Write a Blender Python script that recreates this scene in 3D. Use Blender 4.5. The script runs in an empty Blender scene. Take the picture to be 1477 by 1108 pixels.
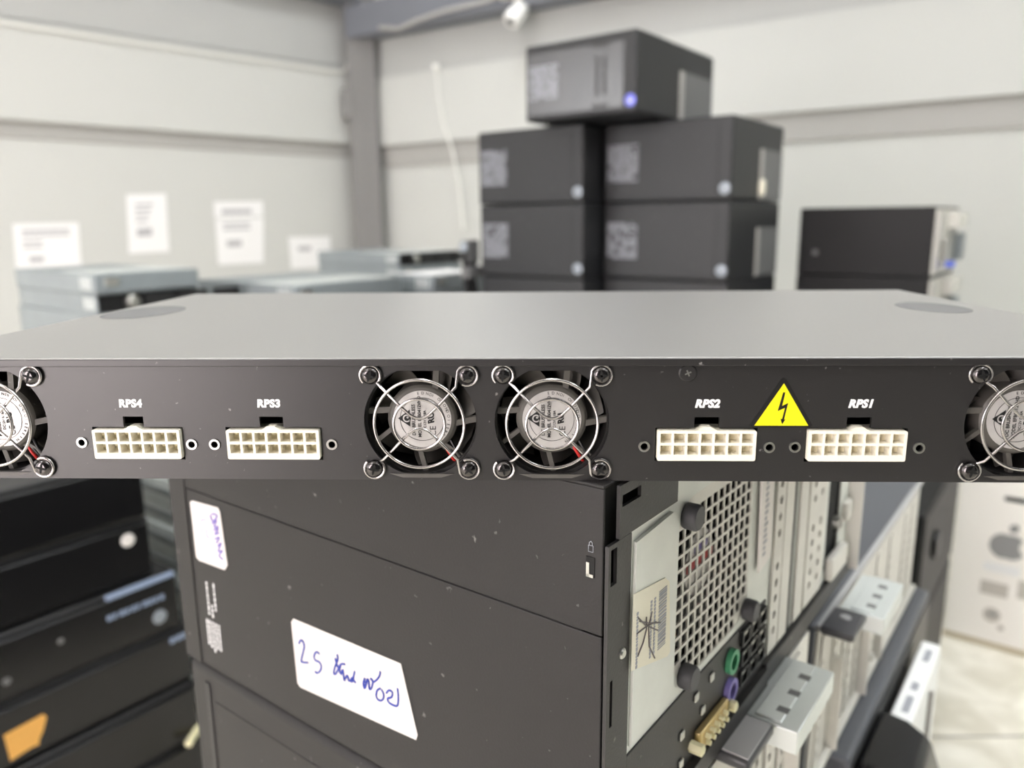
import bpy, bmesh, math, random
from mathutils import Vector as V, Matrix
random.seed(7)
C = bpy.context.scene.collection
SC = bpy.context.scene
PI = math.pi

# ------------------------------------------------------------------ camera geometry
F = 1109.0; CX, CY = 738.5, 554.0
PITCH = math.atan(235 / F); ROLL = math.radians(0.55); ZC = 0.9
FW = V((0, math.cos(PITCH), -math.sin(PITCH)))
R0 = V((1, 0, 0)); U0 = R0.cross(FW)
RT = R0 * math.cos(ROLL) - U0 * math.sin(ROLL)
UP = RT.cross(FW)
CAM = V((0, 0, ZC))
def at(x, y, d):
    """the place seen at photo point (x, y), d metres deep"""
    return CAM + (FW + RT * ((x - CX) / F) - UP * ((y - CY) / F)) * d
def on(x, y, p, n):
    """the place seen at photo point (x, y) on the plane through p with normal n"""
    d = FW + RT * ((x - CX) / F) - UP * ((y - CY) / F)
    return CAM + d * ((p - CAM).dot(n) / d.dot(n))

# ------------------------------------------------------------------ materials
def srgb(c):
    return tuple((x / 12.92 if x <= 0.04045 else ((x + 0.055) / 1.055) ** 2.4) for x in c)
def mat(name, rgb, rough=0.5, metal=0.0, spec=0.5, bump=0.0, bscale=400.0, var=0.0, vscale=20.0, speck=0.0, sscale=300.0, coat=0.0, emit=None, estr=0.0):
    m = bpy.data.materials.new(name); m.use_nodes = True
    nt = m.node_tree; b = nt.nodes['Principled BSDF']
    col = srgb(rgb) + (1,)
    b.inputs['Base Color'].default_value = col
    b.inputs['Roughness'].default_value = rough
    b.inputs['Metallic'].default_value = metal
    b.inputs['Specular IOR Level'].default_value = spec
    b.inputs['Coat Weight'].default_value = coat
    b.inputs['Coat Roughness'].default_value = rough
    if emit:
        b.inputs['Emission Color'].default_value = srgb(emit) + (1,)
        b.inputs['Emission Strength'].default_value = estr
    tc = None
    def coords():
        nonlocal tc
        if tc is None: tc = nt.nodes.new('ShaderNodeTexCoord')
        return tc.outputs['Object']
    last = None
    if var > 0:
        n = nt.nodes.new('ShaderNodeTexNoise'); n.inputs['Scale'].default_value = vscale; n.inputs['Detail'].default_value = 6
        nt.links.new(coords(), n.inputs['Vector'])
        mx = nt.nodes.new('ShaderNodeMix'); mx.data_type = 'RGBA'
        mx.inputs[6].default_value = tuple(max(0, c * (1 - var)) for c in col[:3]) + (1,)
        mx.inputs[7].default_value = tuple(min(1, c * (1 + var)) for c in col[:3]) + (1,)
        nt.links.new(n.outputs['Fac'], mx.inputs[0]); last = mx.outputs[2]
        nt.links.new(last, b.inputs['Base Color'])
    if speck > 0:   # small specks of dust
        n = nt.nodes.new('ShaderNodeTexNoise'); n.inputs['Scale'].default_value = sscale; n.inputs['Detail'].default_value = 3
        nt.links.new(coords(), n.inputs['Vector'])
        rp = nt.nodes.new('ShaderNodeValToRGB'); rp.color_ramp.elements[0].position = 0.70; rp.color_ramp.elements[1].position = 0.78
        nt.links.new(n.outputs['Fac'], rp.inputs['Fac'])
        ml = nt.nodes.new('ShaderNodeMath'); ml.operation = 'MULTIPLY'; ml.inputs[1].default_value = speck
        nt.links.new(rp.outputs['Color'], ml.inputs[0])
        mx = nt.nodes.new('ShaderNodeMix'); mx.data_type = 'RGBA'
        mx.inputs[6].default_value = col; mx.inputs[7].default_value = (.45, .44, .42, 1)
        if last: nt.links.new(last, mx.inputs[6])
        nt.links.new(ml.outputs[0], mx.inputs[0]); nt.links.new(mx.outputs[2], b.inputs['Base Color'])
    if bump > 0:
        n = nt.nodes.new('ShaderNodeTexNoise'); n.inputs['Scale'].default_value = bscale; n.inputs['Detail'].default_value = 4
        nt.links.new(coords(), n.inputs['Vector'])
        bp = nt.nodes.new('ShaderNodeBump'); bp.inputs['Strength'].default_value = bump; bp.inputs['Distance'].default_value = 0.0005
        nt.links.new(n.outputs['Fac'], bp.inputs['Height']); nt.links.new(bp.outputs['Normal'], b.inputs['Normal'])
    return m

M = dict(
    powder=mat('black_powder_coat', (.13, .125, .125), .38, spec=.6, bump=.03, bscale=1500, speck=.5, sscale=420, var=.12, vscale=30),
    lid=mat('powder_coat_lid_sheen_grey', (.52, .515, .505), .36, spec=.8, coat=1.0, bump=.012, bscale=1300, speck=.3, sscale=600, var=.13, vscale=700),  # same black coat, base greyed to put in the overhead sheen
    chrome=mat('bright_wire', (.72, .705, .70), .24, 1.0),
    screw=mat('black_screw_steel', (.34, .33, .33), .16, 1.0),
    steel=mat('plain_steel', (.72, .72, .70), .3, 1.0),
    nylon=mat('cream_nylon', (.93, .91, .84), .45),
    nylonpin=mat('cream_nylon_inside', (.90, .87, .76), .6),
    paint=mat('white_print', (.95, .95, .95), .6),
    fanblack=mat('black_fan_plastic', (.13, .125, .12), .45, var=.3, vscale=200),
    fangrey=mat('grey_fan_plastic', (.33, .32, .30), .5, var=.25, vscale=150, speck=.4, sscale=500),
    foil=mat('silver_label', (.80, .79, .78), .38, .35, var=.1, vscale=300),
    ink=mat('black_ink', (.07, .07, .07), .6),
    yellow=mat('yellow_sticker', (.93, .88, .05), .45),
    black=mat('black_print', (.05, .05, .05), .45),
    caseglare=mat('black_case_glare_grey', (.29, .29, .295), .2, spec=1.0),  # black side panel greyed in colour to carry reflected glare
    reflpatch=mat('lid_reflection_grey', (.44, .44, .44), .6),
    dark=mat('deep_black_case', (.06, .06, .063), .5, spec=.32),
    palesheet=mat('pale_zinc_sheet', (.88, .91, .90), .5, .1, var=.1, vscale=30),
    casefront=mat('black_case_paint_dull', (.155, .15, .15), .48, spec=.27, bump=.2, bscale=900, speck=.4, sscale=160, var=.12, vscale=12),
    coverwhite=mat('white_sheet', (.95, .955, .95), .45),
    hole=mat('dark_inside', (.02, .02, .02), .8),
    red=mat('red_wire', (.72, .12, .10), .4),
    wire=mat('black_wire', (.05, .05, .05), .35),
    case=mat('black_case_paint', (.135, .138, .145), .46, bump=.25, bscale=900, speck=.35, sscale=160, var=.12, vscale=12),
    casedark=mat('black_case_sheet', (.15, .145, .145), .5, bump=.2, bscale=900, speck=.3, sscale=200),
    gloss=mat('glossy_black_plastic', (.075, .075, .08), .22, var=.3, vscale=10),
    semi=mat('satin_black_plastic', (.10, .10, .105), .4, var=.3, vscale=10),
    galv=mat('galvanised_steel', (.86, .87, .845), .45, .15, var=.12, vscale=60),
    galvw=mat('warm_galvanised_steel', (.84, .83, .80), .45, .15, var=.1, vscale=60),
    silver=mat('silver_sheet', (.84, .86, .85), .38, .45, var=.06, vscale=40),
    bluesilver=mat('zinc_sheet', (.57, .60, .61), .45, .3, var=.12, vscale=14),
    paper=mat('white_paper', (.95, .95, .95), .6),
    sticker=mat('white_sticker', (.86, .84, .825), .5, var=.03, vscale=30),
    cream=mat('cream_label', (.90, .88, .80), .5),
    blue=mat('blue_ballpen', (.10, .20, .60), .5),
    purple=mat('purple_pen', (.48, .42, .72), .5),
    pencil=mat('dark_pen', (.40, .37, .36), .5),
    greytext=mat('grey_print', (.62, .63, .66), .5),
    bluegrey=mat('blue_grey_print', (.56, .62, .72), .5),
    papertext=mat('pale_grey_print', (.72, .72, .73), .6),
    knob=mat('grey_rubber', (.26, .26, .27), .55),
    tag=mat('white_tag', (.93, .91, .89), .5),
    gold=mat('gold_plating', (.80, .71, .50), .32, .7),
    green=mat('green_socket', (.30, .62, .45), .45),
    violet=mat('violet_socket', (.52, .48, .74), .45),
    panelgrey=mat('grey_blue_panel', (.33, .34, .36), .4, var=.08, vscale=8),
    latch=mat('dark_grey_plastic', (.28, .28, .29), .35),
    latchlight=mat('light_grey_plastic', (.66, .66, .66), .4),
    badge=mat('silver_badge', (.60, .63, .66), .4, .2),
    badgeblue=mat('blue_badge', (.45, .47, .85), .3, .3),
    recess=mat('grey_plastic_recess', (.42, .42, .42), .5),
    striplight=mat('pale_grey_strip', (.66, .65, .63), .45),
    orange=mat('orange_paper', (.93, .70, .36), .6, var=.06, vscale=40),
    carton=mat('white_carton', (.99, .975, .955), .6, var=.03, vscale=6),
    cartongrey=mat('carton_grey_ink', (.58, .58, .58), .6),
    cartonpale=mat('carton_pale_grey_ink', (.78, .76, .73), .6),
    cartonedge=mat('carton_edge', (.76, .71, .60), .7),
    amber=mat('amber_plastic', (.80, .58, .16), .4),
    wood=mat('steel_table_top', (.50, .50, .49), .5),
    ivory=mat('ivory_plastic', (.90, .88, .72), .5),
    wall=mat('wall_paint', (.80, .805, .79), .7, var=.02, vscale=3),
    wallupper=mat('wall_upper_grey', (.74, .745, .735), .7, var=.03, vscale=3),  # slightly greyer tone for the top band of the walls
    walldark=mat('dark_grey_wall_paint', (.30, .30, .31), .8),  # unseen back wall, kept dark to dim the front panel's reflection
    shade_and_cable=mat('shade_strip_and_cable_grey', (.68, .675, .66), .6),  # grey of the painted shadow strips; the beam cable shares it
    column=mat('column_grey_paint', (.49, .485, .48), .6, var=.05, vscale=4),
    beam=mat('beam_grey_paint', (.47, .48, .51), .6, var=.05, vscale=4),
    cable=mat('white_cable', (.93, .93, .91), .5),
    camwhite=mat('white_camera_plastic', (.96, .96, .95), .4),
    ceil=mat('ceiling_paint', (.90, .90, .88), .8),
    housing=mat('lamp_housing', (.9, .9, .9), .5),
    tube=mat('lamp_diffuser', (1, 1, 1), .5, emit=(.972, .988, 1), estr=25.0),
    glareglow=mat('tower_glare_glow', (1, 1, 1), .3, emit=(.97, .98, 1), estr=3.0),
    daylight=mat('panel_sheen_glow', (1, 1, 1), .3, emit=(1, .95, .955), estr=11.5),
)
def floor_mat():
    m = bpy.data.materials.new('beige_marbled_floor'); m.use_nodes = True
    nt = m.node_tree; b = nt.nodes['Principled BSDF']; b.inputs['Roughness'].default_value = .28
    tc = nt.nodes.new('ShaderNodeTexCoord')
    n = nt.nodes.new('ShaderNodeTexNoise'); n.inputs['Scale'].default_value = 9; n.inputs['Detail'].default_value = 7; n.inputs['Distortion'].default_value = 1.2
    nt.links.new(tc.outputs['Object'], n.inputs['Vector'])
    r = nt.nodes.new('ShaderNodeValToRGB')
    r.color_ramp.elements[0].position = .35; r.color_ramp.elements[0].color = srgb((.85, .83, .765)) + (1,)
    r.color_ramp.elements[1].position = .62; r.color_ramp.elements[1].color = srgb((.96, .945, .895)) + (1,)
    nt.links.new(n.outputs['Fac'], r.inputs['Fac'])
    br = nt.nodes.new('ShaderNodeTexBrick'); br.offset = 0; br.inputs['Scale'].default_value = 1.0
    br.inputs['Brick Width'].default_value = .6; br.inputs['Row Height'].default_value = .6; br.inputs['Mortar Size'].default_value = .003
    br.inputs['Mortar'].default_value = srgb((.62, .60, .55)) + (1,)
    nt.links.new(tc.outputs['Object'], br.inputs['Vector'])
    nt.links.new(r.outputs['Color'], br.inputs['Color1']); nt.links.new(r.outputs['Color'], br.inputs['Color2'])
    nt.links.new(br.outputs['Color'], b.inputs['Base Color'])
    return m
M['floor'] = floor_mat()

# ------------------------------------------------------------------ mesh building
class MB:
    def __init__(s): s.bm = bmesh.new()
    def _add(s, verts, faces):
        vs = [s.bm.verts.new(v) for v in verts]
        for f in faces:
            try: s.bm.faces.new([vs[i] for i in f])
            except ValueError: pass
        return vs
    def box(s, x0, y0, z0, x1, y1, z1):
        v = [(x, y, z) for z in (z0, z1) for y in (y0, y1) for x in (x0, x1)]
        s._add(v, [(0, 2, 3, 1), (4, 5, 7, 6), (0, 1, 5, 4), (2, 6, 7, 3), (0, 4, 6, 2), (1, 3, 7, 5)]); return s
    def prism(s, pts, off):
        """pts: flat polygon of 3-D points, pushed by off"""
        pts = [V(p) for p in pts]; off = V(off); n = len(pts)
        nor = V((0, 0, 0))
        for i in range(n): nor += pts[i].cross(pts[(i + 1) % n])
        if nor.dot(off) > 0: pts.reverse()
        v = pts + [p + off for p in pts]
        s._add(v, [tuple(range(n)), tuple(range(2 * n - 1, n - 1, -1))] + [(i, i + n, (i + 1) % n + n, (i + 1) % n) for i in range(n)]); return s
    def cyl(s, p0, p1, r, n=24, r1=None, caps=True):
        p0, p1 = V(p0), V(p1); a = (p1 - p0).normalized(); r1 = r if r1 is None else r1
        e = V((0, 0, 1)) if abs(a.z) < .9 else V((1, 0, 0))
        x = a.cross(e).normalized(); y = a.cross(x)
        v = []
        for p, q in ((p0, r), (p1, r1)):
            v += [p + (x * math.cos(2 * PI * i / n) + y * math.sin(2 * PI * i / n)) * q for i in range(n)]
        f = [(i, (i + 1) % n, (i + 1) % n + n, i + n) for i in range(n)]
        if caps: f += [tuple(range(n - 1, -1, -1)), tuple(range(n, 2 * n))]
        s._add(v, f); return s
    def lathe(s, p, a, prof, n=32):
        """prof: list of (radius, height along axis a)"""
        p, a = V(p), V(a).normalized()
        e = V((0, 0, 1)) if abs(a.z) < .9 else V((1, 0, 0))
        x = a.cross(e).normalized(); y = a.cross(x)
        v = []; k = len(prof)
        for (r, h) in prof:
            v += [p + a * h + (x * math.cos(2 * PI * i / n) + y * math.sin(2 * PI * i / n)) * max(r, 1e-6) for i in range(n)]
        f = []
        for j in range(k - 1):
            f += [(j * n + i, j * n + (i + 1) % n, (j + 1) * n + (i + 1) % n, (j + 1) * n + i) for i in range(n)]
        f += [tuple(range(n - 1, -1, -1)), tuple(range((k - 1) * n, k * n))]
        s._add(v, f); return s
    def tube(s, path, r, n=10, closed=False, flat=None):
        path = [V(p) for p in path]; m = len(path); rings = []; px = None
        for i, p in enumerate(path):
            if closed: t = path[(i + 1) % m] - path[i - 1]
            else: t = path[min(i + 1, m - 1)] - path[max(i - 1, 0)]
            t.normalize()
            if px is None:
                e = V((0, 0, 1)) if abs(t.z) < .9 else V((1, 0, 0)); px = t.cross(e).normalized()
            px = (px - t * px.dot(t)).normalized(); py = t.cross(px)
            rings.append([p + (px * math.cos(2 * PI * k / n) + py * math.sin(2 * PI * k / n)) * r for k in range(n)])
        v = [q for g in rings for q in g]; f = []
        for i in range(m if closed else m - 1):
            j = (i + 1) % m
            f += [(i * n + k, i * n + (k + 1) % n, j * n + (k + 1) % n, j * n + k) for k in range(n)]
        if not closed: f += [tuple(range(n - 1, -1, -1)), tuple(range((m - 1) * n, m * n))]
        s._add(v, f); return s
    def add_mesh(s, me, mx=None):
        b2 = bmesh.new(); b2.from_mesh(me)
        if mx is not None: b2.transform(mx)
        t = bpy.data.meshes.new('t'); b2.to_mesh(t); b2.free(); s.bm.from_mesh(t); bpy.data.meshes.remove(t); return s
    def build(s, name, m, parent=None, bevel=0.0, seg=2, smooth=True, angle=35):
        bmesh.ops.recalc_face_normals(s.bm, faces=s.bm.faces)
        me = bpy.data.meshes.new(name); s.bm.to_mesh(me); s.bm.free()
        me.materials.append(m)
        if smooth:
            for p in me.polygons: p.use_smooth = True
            me.set_sharp_from_angle(angle=math.radians(angle))
        o = bpy.data.objects.new(name, me); C.objects.link(o)
        if parent: o.parent = parent
        if bevel:
            b = o.modifiers.new('edge', 'BEVEL'); b.width = bevel; b.segments = seg; b.limit_method = 'ANGLE'; b.angle_limit = math.radians(40)
        return o
def fill(outer, holes, th):
    """flat plate in XY with holes, th thick around z = 0"""
    cu = bpy.data.curves.new('c', 'CURVE'); cu.dimensions = '2D'; cu.fill_mode = 'BOTH'; cu.extrude = th / 2
    for poly in [outer] + holes:
        sp = cu.splines.new('POLY'); sp.points.add(len(poly) - 1); sp.use_cyclic_u = True
        for q, p in zip(sp.points, poly): q.co = (p[0], p[1], 0, 1)
    o = bpy.data.objects.new('c', cu); C.objects.link(o)
    me = bpy.data.meshes.new_from_object(o.evaluated_get(bpy.context.evaluated_depsgraph_get()))
    bpy.data.objects.remove(o); bpy.data.curves.remove(cu); return me
def text(s, h, th=.0001, shear=0.0, bold=0.0, align='LEFT', space=1.0):
    """letters in XY, capitals h tall"""
    cu = bpy.data.curves.new('t', 'FONT'); cu.body = s; cu.size = h / .729 * 1.0; cu.extrude = th / 2; cu.shear = shear; cu.offset = bold
    cu.align_x = align; cu.space_character = space; cu.resolution_u = 4
    o = bpy.data.objects.new('t', cu); C.objects.link(o)
    me = bpy.data.meshes.new_from_object(o.evaluated_get(bpy.context.evaluated_depsgraph_get()))
    bpy.data.objects.remove(o); bpy.data.curves.remove(cu); return me
def front(x, y, z, rot=0.0):
    """XY drawing -> the XZ plane facing -Y"""
    return Matrix.Translation((x, y, z)) @ Matrix.Rotation(PI / 2, 4, 'X') @ Matrix.Rotation(rot, 4, 'Z')
def side(x, y, z, rot=0.0):
    """XY drawing -> the YZ plane facing -X"""
    b = Matrix(((0, 0, -1, 0), (-1, 0, 0, 0), (0, 1, 0, 0), (0, 0, 0, 1)))
    return Matrix.Translation((x, y, z)) @ b @ Matrix.Rotation(rot, 4, 'Z')
def circ(cx, cy, r, n=32, a0=0.0): return [(cx + r * math.cos(a0 + 2 * PI * i / n), cy + r * math.sin(a0 + 2 * PI * i / n)) for i in range(n)]
def rect(x0, y0, x1, y1): return [(x0, y0), (x1, y0), (x1, y1), (x0, y1)]
def rrect(x0, y0, x1, y1, r, n=5):
    out = []
    for cx, cy, a in ((x1 - r, y1 - r, 0), (x0 + r, y1 - r, 90), (x0 + r, y0 + r, 180), (x1 - r, y0 + r, 270)):
        out += [(cx + r * math.cos(math.radians(a + 90 * i / n)), cy + r * math.sin(math.radians(a + 90 * i / n))) for i in range(n + 1)]
    return out
def tag(o, label, cat, group=None):
    o['label'] = label; o['category'] = cat
    if group: o['group'] = group
    return o
def thing(name, label, cat, loc=(0, 0, 0), rotz=0.0, group=None):
    o = bpy.data.objects.new(name, None); C.objects.link(o); o.empty_display_size = .05
    o.location = loc; o.rotation_euler = (0, 0, rotz); return tag(o, label, cat, group)
def struct(o): o['kind'] = 'structure'; return o
def note(o, s): o['label'] = s; return o
def dup(root, loc, rotz=None, label=None):
    r = root.copy(); C.objects.link(r); r.location = loc
    if rotz is not None: r.rotation_euler = (0, 0, rotz)
    if label: r['label'] = label
    for ch in list(root.children):
        c = ch.copy(); C.objects.link(c); c.parent = r
        for g in list(ch.children):
            d = g.copy(); C.objects.link(d); d.parent = c
    return r
k = .001

# ================================================================== THE RACK POWER UNIT
UVX = 785
D_ = FW + RT * ((UVX - CX) / F); D_ = (D_ - UP * (D_.z / UP.z)).normalized()
UX = V((D_.y, -D_.x, 0)); P0 = at(700, 516, .254)
UH = .0425; ZU = P0.z - UH
unit = thing('rack_power_unit', 'long black rack power unit with four fans and white sockets atop the tower stack', 'power unit', (P0.x, P0.y, ZU), math.atan2(UX.y, UX.x))
UL, UR, UD = -.2040, .2385, .238
FANX = (-.1708, -.0223, .0220, .1762); FZ = .0205
SOCK = [(-.1355, -.1050, 'RPS4', -.1257, .0099, -.1249, -.1178), (-.0888, -.0569, 'RPS3', -.0778, .0099, -.0774, -.0693),
        (.0571, .0896, 'RPS2', .0692, .0096, .0693, .0775), (.1066, .1385, 'RPS1', .1191, .0091, .1191, .1271)]
SZ0, SZ1 = .0076, .0180
# front panel with its cut-outs
holes = []
for cx in FANX:
    pts = []
    for i in range(64):
        a = 2 * PI * i / 64; x = .0192 * math.cos(a); z = .0192 * math.sin(a)
        z = max(-.0180, min(.0176, z)); pts.append((cx + x, FZ + z))
    holes.append(pts)
for x0, x1, s, tx, tw, n0, n1 in SOCK:
    holes.append([(x0 - .0006, SZ0 - .0006), (x1 + .0006, SZ0 - .0006), (x1 + .0006, SZ1 + .0006), (n1, SZ1 + .0006), (n1, .0223), (n0, .0223), (n0, SZ1 + .0006), (x0 - .0006, SZ1 + .0006)])
MOUNT = [(-.1402, .0131), (-.1016, .0125), (-.0936, .0125), (-.0529, .0126), (.0529, .0122), (.0943, .0120), (.1027, .0121), (.1432, .0119)]
for x, z in MOUNT: holes.append(circ(x, z, .0012, 16))
b = MB(); b.add_mesh(fill(rect(UL, 0, UR, UH - .0012), holes, .0012), front(0, .0006, 0))
b.build('front_panel', M['powder'], unit, smooth=False)
# body: floor, walls
b = MB(); b.box(UL, .0012, 0, UR, UD, .0012); b.box(UL, .0012, .0012, UL + .0012, UD, UH - .0013); b.box(UR - .0012, .0012, .0012, UR, UD, UH - .0013)
b.box(UL + .0012, UD - .0012, .0012, UR - .0012, UD, UH - .0013); b.build('chassis', M['powder'], unit)
b = MB(); b.box(UL + .002, .03, .0014, UR - .002, .0312, UH - .0016); b.build('inner_wall', M['hole'], unit)
# lid with a folded front lip
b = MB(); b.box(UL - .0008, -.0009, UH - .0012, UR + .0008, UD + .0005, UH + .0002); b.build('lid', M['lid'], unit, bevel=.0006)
b = MB(); b.box(UL - .0008, -.0015, UH - .0026, UR + .0008, -.0009, UH - .0002); b.build('lid_lip', M['powder'], unit, bevel=.0002)
# two reflections near the lid's back corners, put in as grey ovals
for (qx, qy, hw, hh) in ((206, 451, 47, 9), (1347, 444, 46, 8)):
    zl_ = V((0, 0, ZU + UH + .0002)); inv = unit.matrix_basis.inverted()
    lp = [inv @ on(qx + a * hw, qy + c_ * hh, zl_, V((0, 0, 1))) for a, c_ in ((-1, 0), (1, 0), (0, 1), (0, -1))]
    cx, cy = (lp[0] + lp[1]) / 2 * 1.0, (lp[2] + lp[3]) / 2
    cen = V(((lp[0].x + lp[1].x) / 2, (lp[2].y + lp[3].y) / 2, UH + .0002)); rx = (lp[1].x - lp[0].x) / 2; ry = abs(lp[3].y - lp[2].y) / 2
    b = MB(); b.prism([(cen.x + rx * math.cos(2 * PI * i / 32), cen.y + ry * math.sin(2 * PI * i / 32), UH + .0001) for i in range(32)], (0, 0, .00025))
    note(b.build('reflection_oval', M['reflpatch'], unit), 'grey oval standing for a reflection on the lid')
# fans
def xz_circle(cx, cz, y, r, n=64): return [V((cx + r * math.cos(2 * PI * i / n), y, cz + r * math.sin(2 * PI * i / n))) for i in range(n)]
first = None
for fi, cx in enumerate(FANX):
    if first is None:
        # frame
        b = MB(); b.add_mesh(fill(rrect(-.02, -.02, .02, .02, .003), [circ(0, 0, .0186, 48)], .003), front(0, .0028, 0))
        b.add_mesh(fill(rrect(-.02, -.02, .02, .02, .003), [circ(0, 0, .0189, 48)], .003), front(0, .0185, 0))
        for i in range(48):
            a0, a1 = 2 * PI * i / 48, 2 * PI * (i + 1) / 48
            b._add([(.0186 * math.cos(a), y, .0186 * math.sin(a)) for y in (.004, .018) for a in (a0, a1)], [(0, 1, 3, 2)])
        frame = b.build('fan', M['fanblack'], unit)
        # struts from the motor to the frame
        b = MB()
        for a, w in ((62, .0022), (160, .0022), (195, .0016), (-12, .0022), (-58, .0024), (-100, .0018)):
            a = math.radians(a); c, s_ = math.cos(a), math.sin(a); t = V((-s_, 0, c)); r0, r1 = V((c, 0, s_)) * .0095, V((c, 0, s_)) * .0188 + t * .004
            b.prism([r0 - t * w / 2 + V((0, .0032, 0)), r1 - t * w / 2 + V((0, .0032, 0)), r1 + t * w / 2 + V((0, .0032, 0)), r0 + t * w / 2 + V((0, .0032, 0))], (0, .0022, 0))
        b.build('strut', M['fangrey'], frame)
        # hub
        b = MB(); b.lathe((0, .0185, 0), (0, -1, 0), [(.0122, 0), (.0122, .0135), (.0120, .0150), (.0112, .0158), (.0108, .0160)], 48); b.build('hub', M['fangrey'], frame)
        # blades
        b = MB()
        for i in range(7):
            a0 = 2 * PI * i / 7 + .2
            rows = []
            for j in range(6):
                r = .0118 + (.0180 - .0118) * j / 5; a = a0 + .22 * j / 5
                for (da, y) in ((-.34, .0068), (0, .0105), (.36, .0165)):
                    rows.append(V((r * math.cos(a + da), y, r * math.sin(a + da))))
            v = rows + [p + V((0, .0007, 0)) for p in rows]; f = []
            for j in range(5):
                for q in range(2):
                    n0 = j * 3 + q; f += [(n0, n0 + 1, n0 + 4, n0 + 3), (18 + n0, 18 + n0 + 3, 18 + n0 + 4, 18 + n0 + 1)]
            b._add(v, f)
        b.build('impeller', M['fangrey'], frame)
        # round label and print
        b = MB(); b.lathe((0, .0026, 0), (0, -1, 0), [(.0100, 0), (.0100, .0002)], 48); lab = b.build('fan_label', M['foil'], frame)
        b = MB(); y = .00232; up = PI / 2
        b.add_mesh(text('DC BRUSHLESS', .00120, bold=.00003), front(-.0024, y, -.0058, up))
        b.add_mesh(text('MODEL EFB0412VHD', .00115, bold=.00003), front(-.0004, y, -.0064, up))
        b.add_mesh(text('DC12V 0.18A', .00090, bold=.00002), front(.0013, y, -.0040, up))
        b.add_mesh(text('RU', .0021, shear=-.25, bold=.00012), front(.0040, y, -.0012, up))
        b.add_mesh(text('CE', .0022), front(.0046, y, -.0060, up))
        # triangle mark with a round swirl
        b.add_mesh(fill([(-.0083, .0003), (-.0042, -.0026), (-.0042, .0034)], [circ(-.0053, .0003, .0014, 20)], .0001), front(0, y, 0))
        b.add_mesh(fill(circ(-.0053, .0003, .0009, 16), [circ(-.0050, .0006, .0004, 10)], .0001), front(0, y, 0))
        # printed rings
        b.add_mesh(fill(circ(0, 0, .00765, 48), [circ(0, 0, .0075, 48)], .0001), front(0, y, 0))
        for a in range(100, -60, -9):
            a = math.radians(a + random.uniform(-2, 2)); r = .0087; 
            b.add_mesh(text(random.choice('DNEIRAOU'), .0010), front(r * math.cos(a), y, r * math.sin(a), a + PI / 2 + PI))
        b.build('label_print', M['ink'], frame, smooth=False)
        b = MB()
        b.tube([(.0068, .0040, -.0090), (.0088, .0030, -.0120), (.0104, .0032, -.0146), (.0125, .006, -.0165)], .00055); b.build('wire', M['red'], frame)
        b = MB(); b.tube([(.0078, .0045, -.0088), (.0100, .0034, -.0118), (.0118, .0036, -.0142), (.0135, .006, -.0160)], .00055)
        b.tube([(.0092, .0045, -.0078), (.0112, .0034, -.0110), (.0130, .0036, -.0135), (.0148, .006, -.0150)], .00055); b.build('wire', M['wire'], frame)
        # wire finger guard
        b = MB(); wr = .00052; S = .0162; y0 = -.0020
        b.tube(xz_circle(0, 0, y0 - .0009, .0151), wr, 10, True); b.tube(xz_circle(0, 0, y0 - .0009, .0086), wr, 10, True)
        for sg in (1, -1):
            path = []
            # eyelet round the left screw, then a dip to the middle, then the right eyelet
            cxl, cz = -S, sg * S
            for i in range(15):
                a = math.radians(-25 * sg - sg * 0 + (250 - i * 275 / 14) * 1) if sg > 0 else math.radians(25 - (250 - i * 275 / 14))
                path.append(V((cxl + .0034 * math.cos(a), y0 + .0012, cz + .0034 * math.sin(a))))
            path.append(V((-.0125, y0, sg * .0125)))
            path += [V((-.0060, y0, sg * .0056)), V((-.0030, y0, sg * .0028)), V((-.0012, y0, sg * .0019)), V((0, y0, sg * .0017)), V((.0012, y0, sg * .0019)), V((.0030, y0, sg * .0028)), V((.0060, y0, sg * .0056))]
            path.append(V((.0125, y0, sg * .0125)))
            for i in range(15):
                a = math.radians(205 + i * 275 / 14 - 0) if sg < 0 else math.radians(-205 - i * 275 / 14)
                path.append(V((S + .0034 * math.cos(a), y0 + .0012, cz + .0034 * math.sin(a))))
            b.tube(path, wr, 10)
        guard = b.build('finger_guard', M['chrome'], unit)
        # phillips screw
        b = MB(); b.lathe((0, 0, 0), (0, -1, 0), [(.0030, 0), (.0030, .0007), (.0027, .0014), (.0019, .0020), (.0013, .0021)], 28)
        scr = b.build('screw', M['screw'], unit)
        b = MB()
        for q in range(2):
            b.add_mesh(fill([(-.0019, -.00012), (-.0011, -.0004), (.0011, -.0004), (.0019, -.00012), (.0019, .00012), (.0011, .0004), (-.0011, .0004), (-.0019, .00012)], [], .0002), front(0, -.0021, 0, PI / 4 * 0 + PI / 2 * q + .35))
        b.build('cross_recess', M['hole'], scr, smooth=False)
        # pressed tab under the fan
        b = MB(); b.prism([(-.0110, -.0004, -.0182), (-.0066, -.0008, -.0194), (.0066, -.0008, -.0194), (.0110, -.0004, -.0182)], (0, .0016, 0)); tabm = b.build('fan_tab', M['fangrey'], unit)
        frame.location = (cx, .0014, FZ); guard.location = (cx, 0, FZ); tabm.location = (cx, 0, FZ)
        scr.location = (cx - S, -.0003, FZ + S)
        first = (frame, guard, scr, tabm)
    else:
        for o in (first[0], first[1], first[3]):
            c = o.copy(); C.objects.link(c); c.location = (cx, o.location.y, FZ)
            for g in list(o.children):
                d = g.copy(); C.objects.link(d); d.parent = c
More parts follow.
